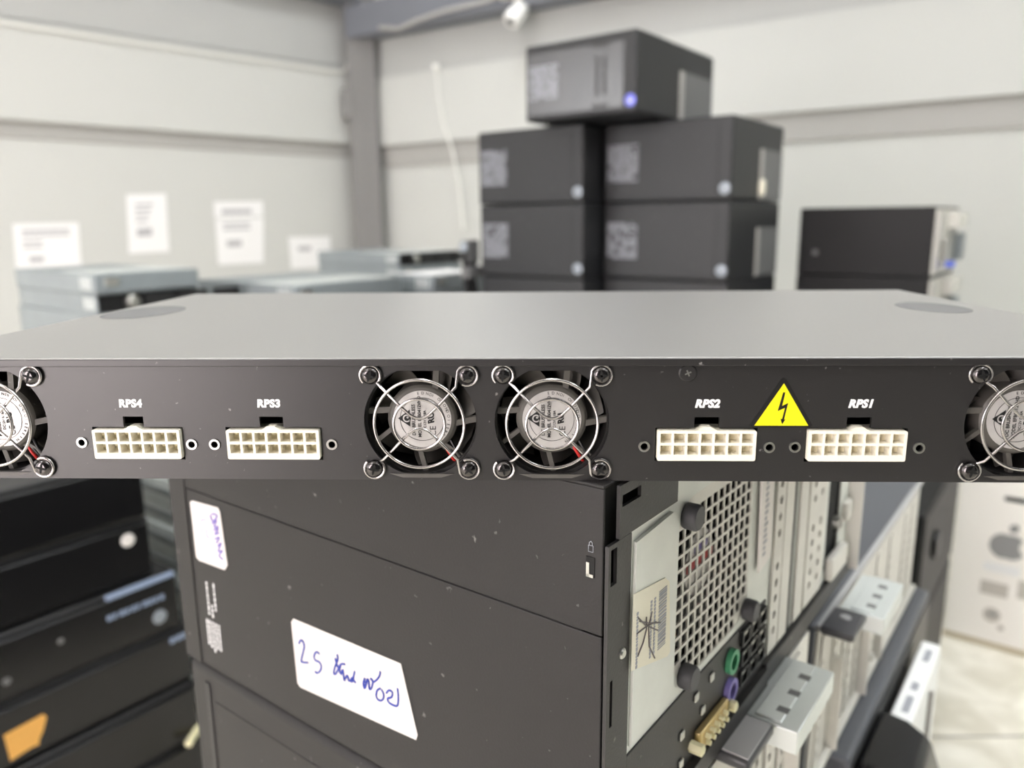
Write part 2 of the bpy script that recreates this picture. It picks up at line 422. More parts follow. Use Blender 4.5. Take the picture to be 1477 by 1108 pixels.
    for q, (sx, sz) in enumerate(((-1, 1), (1, 1), (-1, -1), (1, -1))):
        if fi == 0 and q == 0: continue
        c = first[2].copy(); C.objects.link(c); c.location = (cx + sx * .0162, -.0003, FZ + sz * .0162); c.rotation_euler = (0, random.uniform(0, 1.2), 0)
        for g in list(first[2].children):
            d = g.copy(); C.objects.link(d); d.parent = c
b = MB(); b.lathe((.0665, -.0001, .0373), (0, -1, 0), [(.0030, 0), (.0030, .0002), (.0026, .0006)], 28); fs = b.build('flat_screw', M['powder'], unit); note(fs, 'flat black screw')
b = MB()
for q in range(2): b.add_mesh(fill(rect(-.0011, -.00025, .0011, .00025), [], .0001), front(.0665, -.00073, .0373, PI / 2 * q + .4))
b.build('cross_recess', M['steel'], fs, smooth=False)
# sockets
for x0, x1, s, tx, tw, n0, n1 in SOCK:
    hs = []; w = (x1 - x0 - .0012) / 7; h = (SZ1 - SZ0 - .0026) / 2
    for i in range(7):
        for j in range(2):
            ax = x0 + .0006 + i * w; az = SZ0 + .0018 + j * (h + .0002)
            hs.append(rect(ax + .0004, az + .0003, ax + w - .0004, az + h - .0004))
    b = MB(); b.add_mesh(fill(rrect(x0, SZ0, x1, SZ1, .0006, 3), hs, .009), front(0, .0030, 0))
    so = b.build('socket', M['nylon'], unit, smooth=False)
    b = MB(); b.box(x0 + .0003, .0026, SZ0 + .0003, x1 - .0003, .0072, SZ1 - .0003)
    for q in hs:
        cxp = (q[0][0] + q[1][0]) / 2; czp = (q[0][1] + q[2][1]) / 2
        b.lathe((cxp - .0006, .0027, czp + .0005), (0, -1, 0), [(.0007, 0), (.0005, .0014), (.0003, .0016)], 8)
    b.build('contact_bed', M['nylonpin'], so)
    b = MB(); m_ = (n0 + n1) / 2
    b.prism([(m_ - .0034, -.0010, SZ1), (m_ + .0034, -.0010, SZ1), (m_ + .0024, -.0010, SZ1 + .0004), (m_ + .0012, -.0010, SZ1 + .0012), (m_ - .0014, -.0010, SZ1 + .0011), (m_ - .0024, -.0010, SZ1 + .0004)], (0, .004, 0))
    b.build('latch_tab', M['nylon'], so)
    b = MB(); b.add_mesh(text(s, .0027, shear=.22 if s in ('RPS1', 'RPS2') else .06, bold=.00019, space=1.06), front(tx, -.0001, .0257))
    t = b.build('socket_lettering', M['paint'], unit, smooth=False); note(t, 'white printed letters ' + s)
for x, z in MOUNT:
    b = MB(); b.add_mesh(fill(circ(x, z, .0019, 20), [circ(x, z, .0012, 20)], .0008), front(0, -.0001, 0)); b.build('threaded_insert', M['steel'], unit, bevel=.0002)
# warning triangle
b = MB(); b.add_mesh(fill([(.0882, .0189), (.1074, .0189), (.1080, .0196), (.0985, .0352), (.0977, .0356), (.0969, .0352), (.0876, .0196)], [], .0002), front(0, -.0001, 0))
wt = b.build('warning_sticker', M['black'], unit, smooth=False)
b = MB(); b.add_mesh(fill([(.0890, .0195), (.1066, .0195), (.0978, .0338)], [], .0001), front(0, -.00025, 0)); b.build('yellow_field', M['yellow'], wt, smooth=False)
b = MB(); y = -.00034
b.add_mesh(fill([(.0977, .0308), (.0984, .0308), (.0976, .0262), (.0995, .0272), (.0985, .0216), (.0990, .0217), (.0980, .0200), (.0974, .0219), (.0979, .0217), (.0986, .0256), (.0963, .0245)], [], .0001), front(0, y, 0)); b.build('lightning_bolt', M['black'], wt, smooth=False)

# ================================================================== TOWER STACK FRAME
TH = math.radians(52.8)
YD = V((-math.sin(TH), math.cos(TH), 0)); XD = V((math.cos(TH), math.sin(TH), 0))
O = on(877, 703, V((0, 0, ZU)), V((0, 0, 1)))
def L(x, y, z): return O + XD * x + YD * y + V((0, 0, z))     # tower-stack coordinates (metres from the near top corner)
def loc_of(p): q = p - O; return V((q.dot(XD), q.dot(YD), q.z))
def sd(x, y, off=0): p = on(x, y, O + XD * off, XD) - O; return p.dot(YD), p.z     # photo point on the near side panel
def rr(x, y, off=0): p = on(x, y, O + YD * off, YD) - O; return p.dot(XD), p.z     # photo point on the rear plane

def dashes(b, rows, x, y0, y1, z0, z1, h, dens=.75, lo=.004, hi=.016):
    """rows of small printed dashes on a face looking to -X"""
    for i in range(rows):
        z = z1 - (z1 - z0) * (i + .5) / rows; y = y1
        while y > y0:
            l = random.uniform(lo, hi)
            if random.random() < dens: b.box(x - .0002, max(y0, y - l), z - h / 2, x, y, z + h / 2)
            y -= l + .0015
# ---- the top tower of the front stack
H1, W1, L1 = .1622, .3520, .2785
T1 = thing('computer_tower', 'black computer tower with handwritten white sticker, on its side right under the rack power unit', 'computer', L(0, 0, -H1), TH)
z_ = lambda zr: H1 + zr
b = MB()
b.box(0, .0015, 0, .0012, L1, H1 - .0556); b.box(0, .0015, H1 - .0551, .0012, L1, H1 - .0012)      # near side panel in two sheets
b.box(.0006, .01, .01, .0014, L1 - .005, H1 - .01)
b.box(0, .0015, H1 - .0012, W1, L1, H1); b.box(0, .0015, 0, W1, L1, .0012); b.box(W1 - .0012, .0015, .0012, W1, L1, H1 - .0012)
b.box(.0012, L1 - .0012, .0012, W1 - .0012, L1, H1 - .0012)
b.build('case_body', M['casefront'], T1, bevel=.0009)
# lock slot and its padlock mark
b = MB(); b.box(-.0003, .0046, z_(-.0338), .0001, .0080, z_(-.0264)); ls = b.build('lock_slot', M['hole'], T1)
b = MB(); b.box(-.0006, .0050, z_(-.0338), -.0003, .0078, z_(-.0327)); b.box(-.0006, .0066, z_(-.0338), -.0003, .0078, z_(-.0285)); b.build('lock_clip', M['steel'], ls)
b = MB(); b.tube([(-.0002, .0053, z_(-.0245)), (-.0002, .0053, z_(-.0222)), (-.0002, .0071, z_(-.0222)), (-.0002, .0071, z_(-.0245))], .00015, 6, True)
b.tube([(-.0002, .0056 + .0006 * 0, z_(-.0222)), (-.0002, .0056, z_(-.0212)), (-.0002, .0062, z_(-.0206)), (-.0002, .0068, z_(-.0212)), (-.0002, .0068, z_(-.0222))], .00015, 6)
b.build('padlock_mark', M['greytext'], T1)
# the white sticker with blue handwriting
def on_side(pts, x): return [(x, sd(*p)[0], z_(sd(*p)[1])) for p in pts]
st = MB(); st.prism(on_side([(424, 892), (579, 957), (603, 1060), (601, 1067), (434, 991), (430, 985), (421, 897)], -.0001), (-.0003, 0, 0)); stk = st.build('sticker', M['sticker'], T1, smooth=False); note(stk, 'white sticker with blue handwriting')
def strokes(name, S, ox, oy, sc, m, parent, x, r):
    b = MB()
    for s in S:
        P = on_side([(ox + p[0] / sc, oy + p[1] / sc) for p in s], x)
        Q = []
        for i in range(len(P) - 1):
            for t in range(3):
                p0, p1, p2, p3 = V(P[max(i - 1, 0)]), V(P[i]), V(P[i + 1]), V(P[min(i + 2, len(P) - 1)]); u = t / 3
                Q.append(.5 * ((2 * p1) + (p2 - p0) * u + (2 * p0 - 5 * p1 + 4 * p2 - p3) * u * u + (3 * p1 - p0 - 3 * p2 + p3) * u ** 3))
        Q.append(V(P[-1])); b.tube(Q, r, 6)
    return b.build(name, m, parent)
HW = [[(180, 265), (190, 240), (212, 248), (222, 285), (213, 335), (200, 390), (206, 414), (255, 418)],
      [(345, 348), (318, 332), (300, 365), (312, 400), (342, 412), (358, 445), (350, 482), (325, 500), (308, 488)],
      [(485, 350), (490, 390), (468, 445), (458, 500), (472, 508), (492, 470), (512, 432), (548, 430)],
      [(470, 380), (482, 430), (500, 470)], [(512, 440), (504, 475), (516, 510), (530, 470), (540, 552), (549, 556)],
      [(552, 545), (560, 522), (572, 530), (578, 562), (592, 558), (602, 540), (612, 560), (598, 572)], [(625, 485), (614, 545), (634, 580)],
      [(705, 540), (694, 580), (704, 622), (716, 590), (722, 555), (736, 560), (742, 625), (758, 620), (770, 565), (750, 545)], [(700, 570), (716, 575), (708, 600)],
      [(770, 575), (800, 555), (824, 522), (830, 487)], [(832, 622), (804, 640), (798, 690), (825, 720), (852, 708), (856, 668), (838, 630)],
      [(878, 660), (898, 638), (926, 652), (920, 692), (890, 702), (896, 732), (930, 755), (966, 760), (974, 700), (968, 622)]]
strokes('handwriting', HW, 400, 880, 5.54, M['blue'], stk, -.0004, .00058)
st = MB(); st.prism(on_side([(275, 724), (278, 722), (315, 732), (318, 738), (329, 815), (325, 822), (288, 808), (284, 803)], -.0001), (-.0003, 0, 0)); st2 = st.build('sticker', M['sticker'], T1, smooth=False); note(st2, 'small white sticker with purple handwriting')
strokes('handwriting', [[(190, 180), (205, 220), (232, 185), (200, 175)], [(200, 235), (230, 215), (212, 255), (240, 250)], [(210, 275), (240, 262), (218, 300), (244, 290)], [(218, 330), (246, 318), (228, 352)], [(236, 372), (258, 352), (238, 405), (266, 400), (244, 430), (268, 455)]], 260, 700, 4.26, M['purple'], st2, -.0004, .00055)
strokes('handwriting', [[(165, 212), (132, 218), (146, 318)], [(165, 265), (170, 318), (186, 318)]], 260, 700, 4.26, M['purple'], st2, -.0004, .0003)
# printed lines under the small sticker, running up the panel
b = MB()
for (yy, za, zb_) in ((.2540, -.108, -.127), (.2470, -.107, -.124), (.2505, -.121, -.1285)):
    z = za
    while z > zb_:
        l = random.uniform(.0008, .003); b.box(-.0002, yy - .0006, z_(z - l), 0, yy + .0006, z_(z)); z -= l + .0008
for yy in (.2455, .2485, .2515, .2545, .2572):
    z = -.1315
    while z > -.1475:
        l = random.uniform(.0008, .003); b.box(-.0002, yy - .0006, z_(z - l), 0, yy + .0006, z_(z)); z -= l + .0005
b.build('printed_lines', M['paint'], T1, smooth=False)
# lighter front-bezel band at the far end of the panel
b = MB(); b.box(-.0006, .2665, .0, 0, L1 + .004, H1 - .001); b.build('front_bezel_edge', M['casefront'], T1, bevel=.0005)
# rear: black frame strips
b = MB()
b.add_mesh(fill(rect(.0006, .0, .0168, z_(-.0215)), [rect(.0022, z_(-.0368), .0064, z_(-.0233)), rect(.0031, z_(-.0920), .0049, z_(-.0735))], .0014), front(0, .0003, 0))
b.add_mesh(fill([(.0062, z_(-.0205)), (.0520, z_(-.0205)), (.0520, z_(-.0012)), (.0062, z_(-.0012))], [rect(.0078, z_(-.0092), .0212, z_(-.0050))], .0014), front(0, -.0006, 0))
b.box(.0168, -.0004, 0, .1700, .0008, z_(-.1120)); b.box(.1700, -.0030, 0, W1, .0008, z_(-.1500)); b.box(.0168, -.0040, 0, .17, -.0004, z_(-.1520))
b.build('rear_frame', M['casedark'], T1, bevel=.0003)
b = MB(); b.box(.0008, .004, .002, .0560, .0048, H1 - .002); b.build('rear_backing', M['hole'], T1)
b = MB(); b.lathe((.0112, -.0004, z_(-.0660)), (0, -1, 0), [(.0021, 0), (.0021, .0005), (.0014, .0011), (.0004, .0012)], 20); b.build('rivet', M['steel'], T1)
# power supply plate, vent mesh, fan behind it
oct_ = []
mx0, mx1, mz0, mz1 = .0575, .1410, z_(-.1085), z_(-.0240)
cxm, czm, rm = (mx0 + mx1) / 2, (mz0 + mz1) / 2, .0470
for i in range(48):
    a = 2 * PI * i / 48; x = max(mx0, min(mx1, cxm + rm * 1.12 * math.cos(a))); z = max(mz0, min(mz1, czm + rm * 1.12 * math.sin(a))); oct_.append((x, z))
b = MB(); b.add_mesh(fill(rect(.0170, z_(-.1120), .1700, z_(-.0205)), [oct_], .0010), front(0, .0008, 0))
b.prism([(.0190, .0003, z_(-.1090)), (.0545, .0003, z_(-.1030)), (.0545, .0003, z_(-.0300)), (.0490, .0003, z_(-.0240)), (.0190, .0003, z_(-.0260))], (0, -.0016, 0))
b.box(.0520, .0003, z_(-.0205), .0600, .0013, H1 - .0012); b.box(.06, .0003, z_(-.0205), .17, .0013, z_(-.0150)); b.box(.115, .0003, z_(-.0150), .17, .0013, H1 - .0012)
psu = b.build('power_supply_plate', M['galv'], T1, bevel=.0004)
def inside(x, z, poly):
    c = False; n = len(poly)
    for i in range(n):
        (xa, za), (xb, zb2) = poly[i], poly[i - 1]
        if (za > z) != (zb2 > z) and x < (xb - xa) * (z - za) / (zb2 - za) + xa: c = not c
    return c
hs = []; p_ = .0069; pz_ = .0061
nx = int((mx1 - mx0) / p_); nz = int((mz1 - mz0) / pz_) + 1
for i in range(nx + 1):
    for j in range(nz + 1):
        x = mx0 + .0008 + i * p_; z = mz0 + .0006 + j * pz_
        q = [(x, z), (x + p_ - .0016, z), (x + p_ - .0016, z + pz_ - .0014), (x, z + pz_ - .0014)]
        if all(inside(a, c_, oct_) for a, c_ in q): hs.append(q)
b = MB(); b.add_mesh(fill(oct_, hs, .0008), front(0, .0010, 0)); b.build('vent_mesh', M['galvw'], psu, smooth=False)
b = MB(); b.box(mx0 - .006, .0280, mz0 - .004, mx1 + .006, .0290, mz1 + .004); b.build('vent_inside', M['hole'], psu)
b = MB(); b.lathe((cxm, .0160, czm), (0, -1, 0), [(.017, 0), (.017, .006), (.016, .007)], 40)
for i in range(9):
    a = 2 * PI * i / 9; e = V((math.cos(a), 0, math.sin(a))); t = V((-math.sin(a), 0, math.cos(a))); c0 = V((cxm, .016, czm))
    b._add([c0 + e * .016 - t * .004, c0 + e * .039 - t * .010, c0 + e * .039 + t * .008 + V((0, -.007, 0)), c0 + e * .016 + t * .005 + V((0, -.007, 0))], [(0, 1, 2, 3)])
b.build('vent_fan', M['fanblack'], psu)
b = MB(); b.lathe((cxm, .0088, czm), (0, -1, 0), [(.0155, 0), (.0155, .0002)], 32); b.build('fan_sticker', M['foil'], psu)
b = MB(); b.box(cxm - .014, .0083, czm - .001, cxm + .014, .0086, czm + .004); note(b.build('fan_sticker_band', M['red'], psu), 'red band on the fan sticker')
b = MB(); b.box(cxm - .006, .0083, czm + .006, cxm + .008, .0086, czm + .009); note(b.build('fan_sticker_band', M['violet'], psu), 'violet band on the fan sticker')
b = MB(); b.cyl((.0595, .006, z_(-.0925)), (.0605, .006, z_(-.0975)), .0016, 10); b.cyl((.0665, .006, z_(-.082)), (.0675, .006, z_(-.088)), .0016, 10); note(b.build('wire', M['amber'], psu), 'amber wires behind the mesh')
for x, z in ((.0640, -.0305), (.0665, -.1035), (.1394, -.1045)):
    b = MB(); b.lathe((x, .0004, z_(z)), (0, -1, 0), [(.0052, 0), (.0055, .001), (.0055, .0052), (.0048, .0062)], 28); b.build('rubber_knob', M['knob'], psu)
# cream barcode label
P_ = [rr(*q) for q in ((908, 856), (954, 832), (960, 837), (961, 938), (957, 945), (905, 966))]
b = MB(); b.prism([(x, -.0015, z_(z)) for x, z in P_], (0, -.0002, 0)); bl = b.build('barcode_label', M['cream'], T1, smooth=False)
b = MB(); zt = -.0525
while zt > -.0770:
    w = random.choice((.0003, .0005, .0008)); b.box(.0375, -.0019, z_(zt - w), .0440, -.0017, z_(zt)); zt -= w + random.choice((.0003, .0005, .0007))
for xx in (.0195, .0305, .0335):
    zt = -.0535
    while zt > -.0765:
        w = random.uniform(.0005, .0014); b.box(xx, -.0019, z_(zt - w), xx + .0012, -.0017, z_(zt)); zt -= w + .0005
b.build('barcode', M['greytext'], bl, smooth=False)
b = MB()
for pts in ([(914, 889), (925, 900), (942, 907)], [(912, 912), (928, 900), (940, 895)], [(926, 888), (926, 905), (921, 925), (913, 945)], [(934, 880), (929, 903), (930, 930), (938, 947)], [(916, 894), (930, 897), (946, 896)]):
    Q = [(rr(*q)[0], -.0019, z_(rr(*q)[1])) for q in pts]; b.tube(Q, .0003, 6)
note(b.build('pen_scribble', M['pencil'], bl), 'dark star-shaped pen scribble')
# white tag strip
b = MB(); b.prism([(.1450, -.0010, z_(-.0050)), (.1640, -.0010, z_(-.0050)), (.1680, -.0010, z_(-.0860)), (.1500, -.0010, z_(-.0890))], (0, -.0012, 0)); tg = b.build('paper_tag', M['tag'], T1, bevel=.0004)
b = MB()
for i in range(22):
    z = -.012 - i * .0032; b.box(.1535, -.0024, z_(z - .0019), .1535 + random.uniform(.003, .0055), -.0022, z_(z))
b.build('tag_print', M['papertext'], tg, smooth=False)
# sockets of the board
b = MB(); b.box(.0800, -.0040, z_(-.1490), .1130, -.0004, z_(-.1385)); vg = b.build('video_port', M['gold'], T1, bevel=.001)
b = MB()
for x in (.0770, .1160): b.lathe((x, -.0004, z_(-.1440)), (0, -1, 0), [(.0028, 0), (.0028, .006), (.0018, .0065)], 6)
for i in range(5): b.cyl((.0855 + i * .0052, -.0040, z_(-.1420)), (.0855 + i * .0052, -.0062, z_(-.1420)), .0012, 8); b.cyl((.0865 + i * .0052, -.004, z_(-.1460)), (.0865 + i * .0052, -.0062, z_(-.1460)), .0012, 8)
b.build('port_posts', M['ivory'], vg)
for z, m, n_ in ((-.1235, 'green', 'mouse_port'), (-.1390, 'violet', 'keyboard_port')):
    b = MB(); b.add_mesh(fill(circ(.1205, z_(z), .0062, 28), [circ(.1205, z_(z), .0040, 24)], .003), front(0, -.0015, 0)); po = b.build(n_, M[m], T1); note(po, m + ' round socket')
    b = MB(); b.lathe((.1205, .0002, z_(z)), (0, -1, 0), [(.0042, 0), (.0042, .0006)], 20); b.build('socket_inside', M['hole'], po)
for i in range(3):
    for j in range(3):
        x = .1330 + i * .0120; z = z_(-.1180 - j * .0110)
        b = MB(); b.add_mesh(fill(rect(x, z - .0042, x + .0100, z + .0042), [rect(x + .001, z - .0032, x + .009, z + .0032)], .002), front(0, -.0012, 0)); b.build('usb_port', M['semi'], T1)
        b = MB(); b.box(x + .0018, -.0014, z + .0008, x + .0082, .0, z + .0018); b.build('usb_tongue', M['steel'], T1)
for x, z in ((.0640, -.1300), (.0640, -.1440), (.0780, -.1190), (.0950, -.1180), (.0860, -.1300)):
    b = MB(); b.box(x, -.0016, z_(z - .004), x + .004, -.0004, z_(z)); b.build('contact_spring', M['steel'], T1, bevel=.0005)
# slot covers
b = MB(); b.box(.1700, .0006, z_(-.1500), .2090, .0018, H1 - .0012); b.box(.2165, .0006, z_(-.1500), .2860, .0018, H1 - .0012); b.box(.3180, .0006, z_(-.1500), W1 - .0012, .0018, H1 - .0012); b.box(.286, .0006, H1 - .06, .318, .0018, H1 - .0012); b.box(.286, .0006, z_(-.1500), .318, .0018, z_(-.1440)); b.build('slot_wall', M['galv'], T1)
for xa, cols in ((.1760, 1), (.1920, 0), (.2200, 0), (.2385, 2)):
    wd = .0145 if cols < 2 else .036
    hs = [circ(xa + wd * (.5 if cols == 1 else (.28 + .44 * c_)), z_(-.022 - r_ * .0095), .0026, 8, PI / 8) for c_ in range(cols) for r_ in range(13) if r_ not in (1, 7)]
    b = MB(); b.add_mesh(fill(rect(xa, z_(-.1480), xa + wd, H1 - .002), hs, .0012), front(0, -.0004, 0)); sl = b.build('slot_cover', M['galvw'], T1, smooth=False)
    b = MB(); b.box(xa + .001, .0002, z_(-.146), xa + wd - .001, .0005, H1 - .004); b.build('slot_inside', M['hole'], sl)
b = MB(); b.box(.2090, .0010, z_(-.1500), .2165, .0026, H1 - .002); b.build('slot_gap', M['hole'], T1)
b = MB(); b.box(.2860, .0030, z_(-.1440), .3180, .0040, H1 - .06); pb = b.build('card_opening', M['hole'], T1)
b = MB()
for z in (-.018, -.032, -.112):
    b = MB(); b.add_mesh(fill(circ(.302, z_(z), .0048, 20), [circ(.302, z_(z), .0030, 16)], .004), front(0, -.002, 0)); b.build('card_socket', M['steel'], T1)
b = MB(); b.box(.2880, -.0050, z_(-.1490), .3260, .0006, z_(-.1330)); b.box(.3220, -.0040, z_(-.118), .3340, .0006, z_(-.1040)); b.build('card_clamp', M['galvw'], T1, bevel=.0015)
b = MB(); b.box(W1 - .0130, -.0090, .004, W1 - .0110, .0006, H1 - .002); b.build('rear_flange', M['galvw'], T1, bevel=.0004)

# ---- rear parts shared by the lower towers: a dark thumb latch and a silver slot bracket
def latch_and_bracket(T, x, H, yb=0.0, light=False):
    b = MB(); b.box(x, yb - .0180, H - .0065, x + .036, yb + .004, H - .0005); la = b.build('thumb_latch', M['latch'], T, bevel=.0018)
    b = MB(); b.box(x + .002, yb - .0168, H - .0007, x + .034, yb - .002, H + .0004) if light else b.lathe((x + .022, yb - .007, H - .0006), (0, 0, 1), [(.004, 0), (.0038, .0008), (.002, .0012)], 20)
    b.build('latch_face', M['latchlight'], la, bevel=.0003)
    x0, x1 = x + .0380, x + .1040
    b = MB(); b.box(x0, yb - .0290, H - .0150, x1, yb + .001, H - .0020); b.box(x0 + .002, yb - .0200, H - .0020, x1 - .002, yb - .0060, H - .0006); br = b.build('slot_bracket', M['silver'], T, bevel=.0008)
    b = MB()
    for i in range(3): b.box(x0 + .010 + i * .018, yb - .0205, H - .0007, x0 + .015 + i * .018, yb - .0145, H - .0004)
    b.build('bracket_notch', M['recess'], br)
def rear_slots(T, xs, H, yb=0.0, w=.013, z0=.012):
    for x in xs:
        hs = [rect(x + .004, z0 + .006 + q * .0105, x + w - .004, z0 + .0115 + q * .0105) for q in range(int((H - .03 - z0) / .0105))]
        b = MB(); b.add_mesh(fill(rect(x, z0, x + w, H - .014), hs, .0012), front(0, yb - .0014, 0)); sl = b.build('slot_cover', M['galvw'], T, smooth=False)
        b = MB(); b.box(x + .001, yb - .0006, z0 + .002, x + w - .001, yb - .0003, H - .016); b.build('slot_inside', M['hole'], sl)
# ---- second tower of the front stack
H2, W2, L2 = .1620, .2660, .2850
T2 = thing('computer_tower', 'black tower with rounded edges, directly under the stickered tower in the front stack', 'computer', L(.0005, .0, -H1 - H2), TH)
b = MB(); b.box(0, .0010, 0, W2, L2, H2 - .0015); b.build('case_body', M['casefront'], T2, bevel=.0065, seg=4)
b = MB(); b.prism([(-.0004, .020, .016), (-.0004, .258, .016), (-.0004, .258, H2 - .022), (-.0004, .020, H2 - .022)], (.001, 0, 0)); b.build('side_panel', M['casefront'], T2, bevel=.0004)
b = MB(); b.box(-.0008, .262, .004, .0006, .2665, H2 - .012); b.build('bezel_seam', M['casedark'], T2, bevel=.0004)
b = MB(); b.box(.010, -.0004, .010, W2 - .006, .0014, H2 - .010); b.build('rear_panel', M['galvw'], T2, bevel=.0003)
latch_and_bracket(T2, .1040, H2, 0, True)
rear_slots(T2, (.140, .160, .182, .206, .226), H2)
b = MB(); b.lathe((.214, -.002, H2 - .0400), (0, -1, 0), [(.0030, 0), (.0030, .006), (.0018, .007)], 16); b.build('thumb_screw', M['steel'], T2)
b = MB(); b.box(.218, -.0100, .02, .221, -.0004, H2 - .03); b.build('card_bracket', M['galvw'], T2, bevel=.0006)
b = MB(); b.box(-.0006, .06, H2 - .020, -.0002, .063, H2 - .016); b.build('paint_chip', M['greytext'], T2)
# ---- three more below, down to the floor
def plain_tower(label, loc, Wx, Ly, Hz, m='case', group=None, name='computer_tower', rm='galvw'):
    T = thing(name, label, 'computer', loc, TH, group)
    b = MB(); b.box(0, .001, .0005, Wx, Ly, Hz - .0005); b.build('case_body', M[m], T, bevel=.004, seg=3)
    b = MB(); b.box(.008, -.0004, .008, Wx - .008, .0012, Hz - .008); b.build('rear_panel', M[rm], T, bevel=.0003)
    return T
b3 = O.z - H1 - H2
T3 = plain_tower('black tower lying third from the top of the front stack, below the round-edged tower', L(.001, .002, -H1 - H2 - .163), .34, .285, .163, rm='semi')
T4 = plain_tower('black tower lying fourth from the top of the front stack, near the floor', L(.000, .001, -H1 - H2 - .163 * 2), .34, .285, .163)
T5 = plain_tower('bottom black tower of the front stack, lying on the floor', L(.001, .002, -O.z), .34, .285, O.z - H1 - H2 - .326 - .0003)
# ---- neighbouring stack: tower with grey top panel and a thumb latch
zC = -.1870; HC = .126
TC = thing('computer_tower', 'grey-topped tower with thumb latch and silver bracket, just behind the front stack on the right', 'computer', L(.2950, .004, zC - HC), TH)
b = MB(); b.box(0, .0012, 0, .38, .33, HC); b.build('case_body', M['panelgrey'], TC, bevel=.0015)
b = MB(); b.box(.002, -.0030, HC - .0035, .378, .0012, HC + .0005); b.build('top_lip', M['latchlight'], TC, bevel=.0006)
b = MB(); b.box(.004, -.0006, .003, .376, .0014, HC - .006); b.build('rear_panel', M['galvw'], TC, bevel=.0003)
latch_and_bracket(TC, .0000, HC + .002, -.006)
rear_slots(TC, (.012, .045, .075, .095, .120, .180, .230, .300, .335), HC, 0, .012, .008)
for x_, d_, zz in ((.048, .009, .045), (.134, .010, .03), (.200, .008, .05)):
    b = MB(); b.box(x_, -d_, .004, x_ + .003, -.0004, HC - zz); b.build('card_bracket', M['galvw'], TC, bevel=.0006)
for x_, zz in ((.155, .03), (.06, .055)):
    b = MB(); b.lathe((x_, -.001, zz), (0, -1, 0), [(.004, 0), (.004, .008), (.002, .009)], 16); b.build('thumb_screw', M['steel'], TC)
b = MB(); b.box(.002, -.006, .001, .378, -.001, .006); b.build('bottom_rail', M['galvw'], TC, bevel=.0008)
hC = O.z + zC - HC
TD = plain_tower('dark grey tower whose flat top sticks out below the grey-topped tower', L(.345, -.016, -O.z + hC - .163 - .0006), .34, .33, .163, 'panelgrey', rm='semi')
# black moulded handle bezel that curves out from its rear
b = MB()
prof = [(.0, .0), (-.030, .0), (-.044, .010), (-.052, .030), (-.054, .060), (-.050, .100), (-.040, .128), (-.022, .138), (.0, .140)]
b.prism([(.012, y - .0008, z + .015) for y, z in prof], (.085, 0, 0)); b.build('rear_cover', M['gloss'], TD, bevel=.006, seg=4)
TE = plain_tower('lower black tower beneath the dark grey tower of the right neighbouring stack', L(.352, -.006, -O.z + hC - .163 * 2 - .0012), .34, .32, .163, 'dark', rm='dark')
TF = plain_tower('bottom black tower of the right neighbouring stack, on the floor', L(.350, -.006, -O.z), .34, .32, hC - .326 - .0018)
# the white slim board standing on edge at the right of the stacks
zs = -.335
sb = thing('case_side_cover', 'white slim metal case cover standing on edge at the right of the tower stacks', 'case cover', L(.447, -.0395, -O.z), TH)
hs_ = O.z + zs
b = MB(); b.box(0, 0, 0, .160, .0180, hs_); b.build('cover_sheet', M['coverwhite'], sb, bevel=.003, seg=3)
for xa, xb in ((.020, .048), (.060, .074), (.118, .142)):
    b = MB(); b.box(xa, .005, hs_ - .0004, xb, .011, hs_ + .0004); b.build('edge_slot', M['greytext'], sb)
for xa in (.002, .100):
    b = MB(); b.box(xa, -.0040, .0, xa + .004, .0, hs_ - .02); b.build('stiffening_rib', M['striplight'], sb, bevel=.0008)

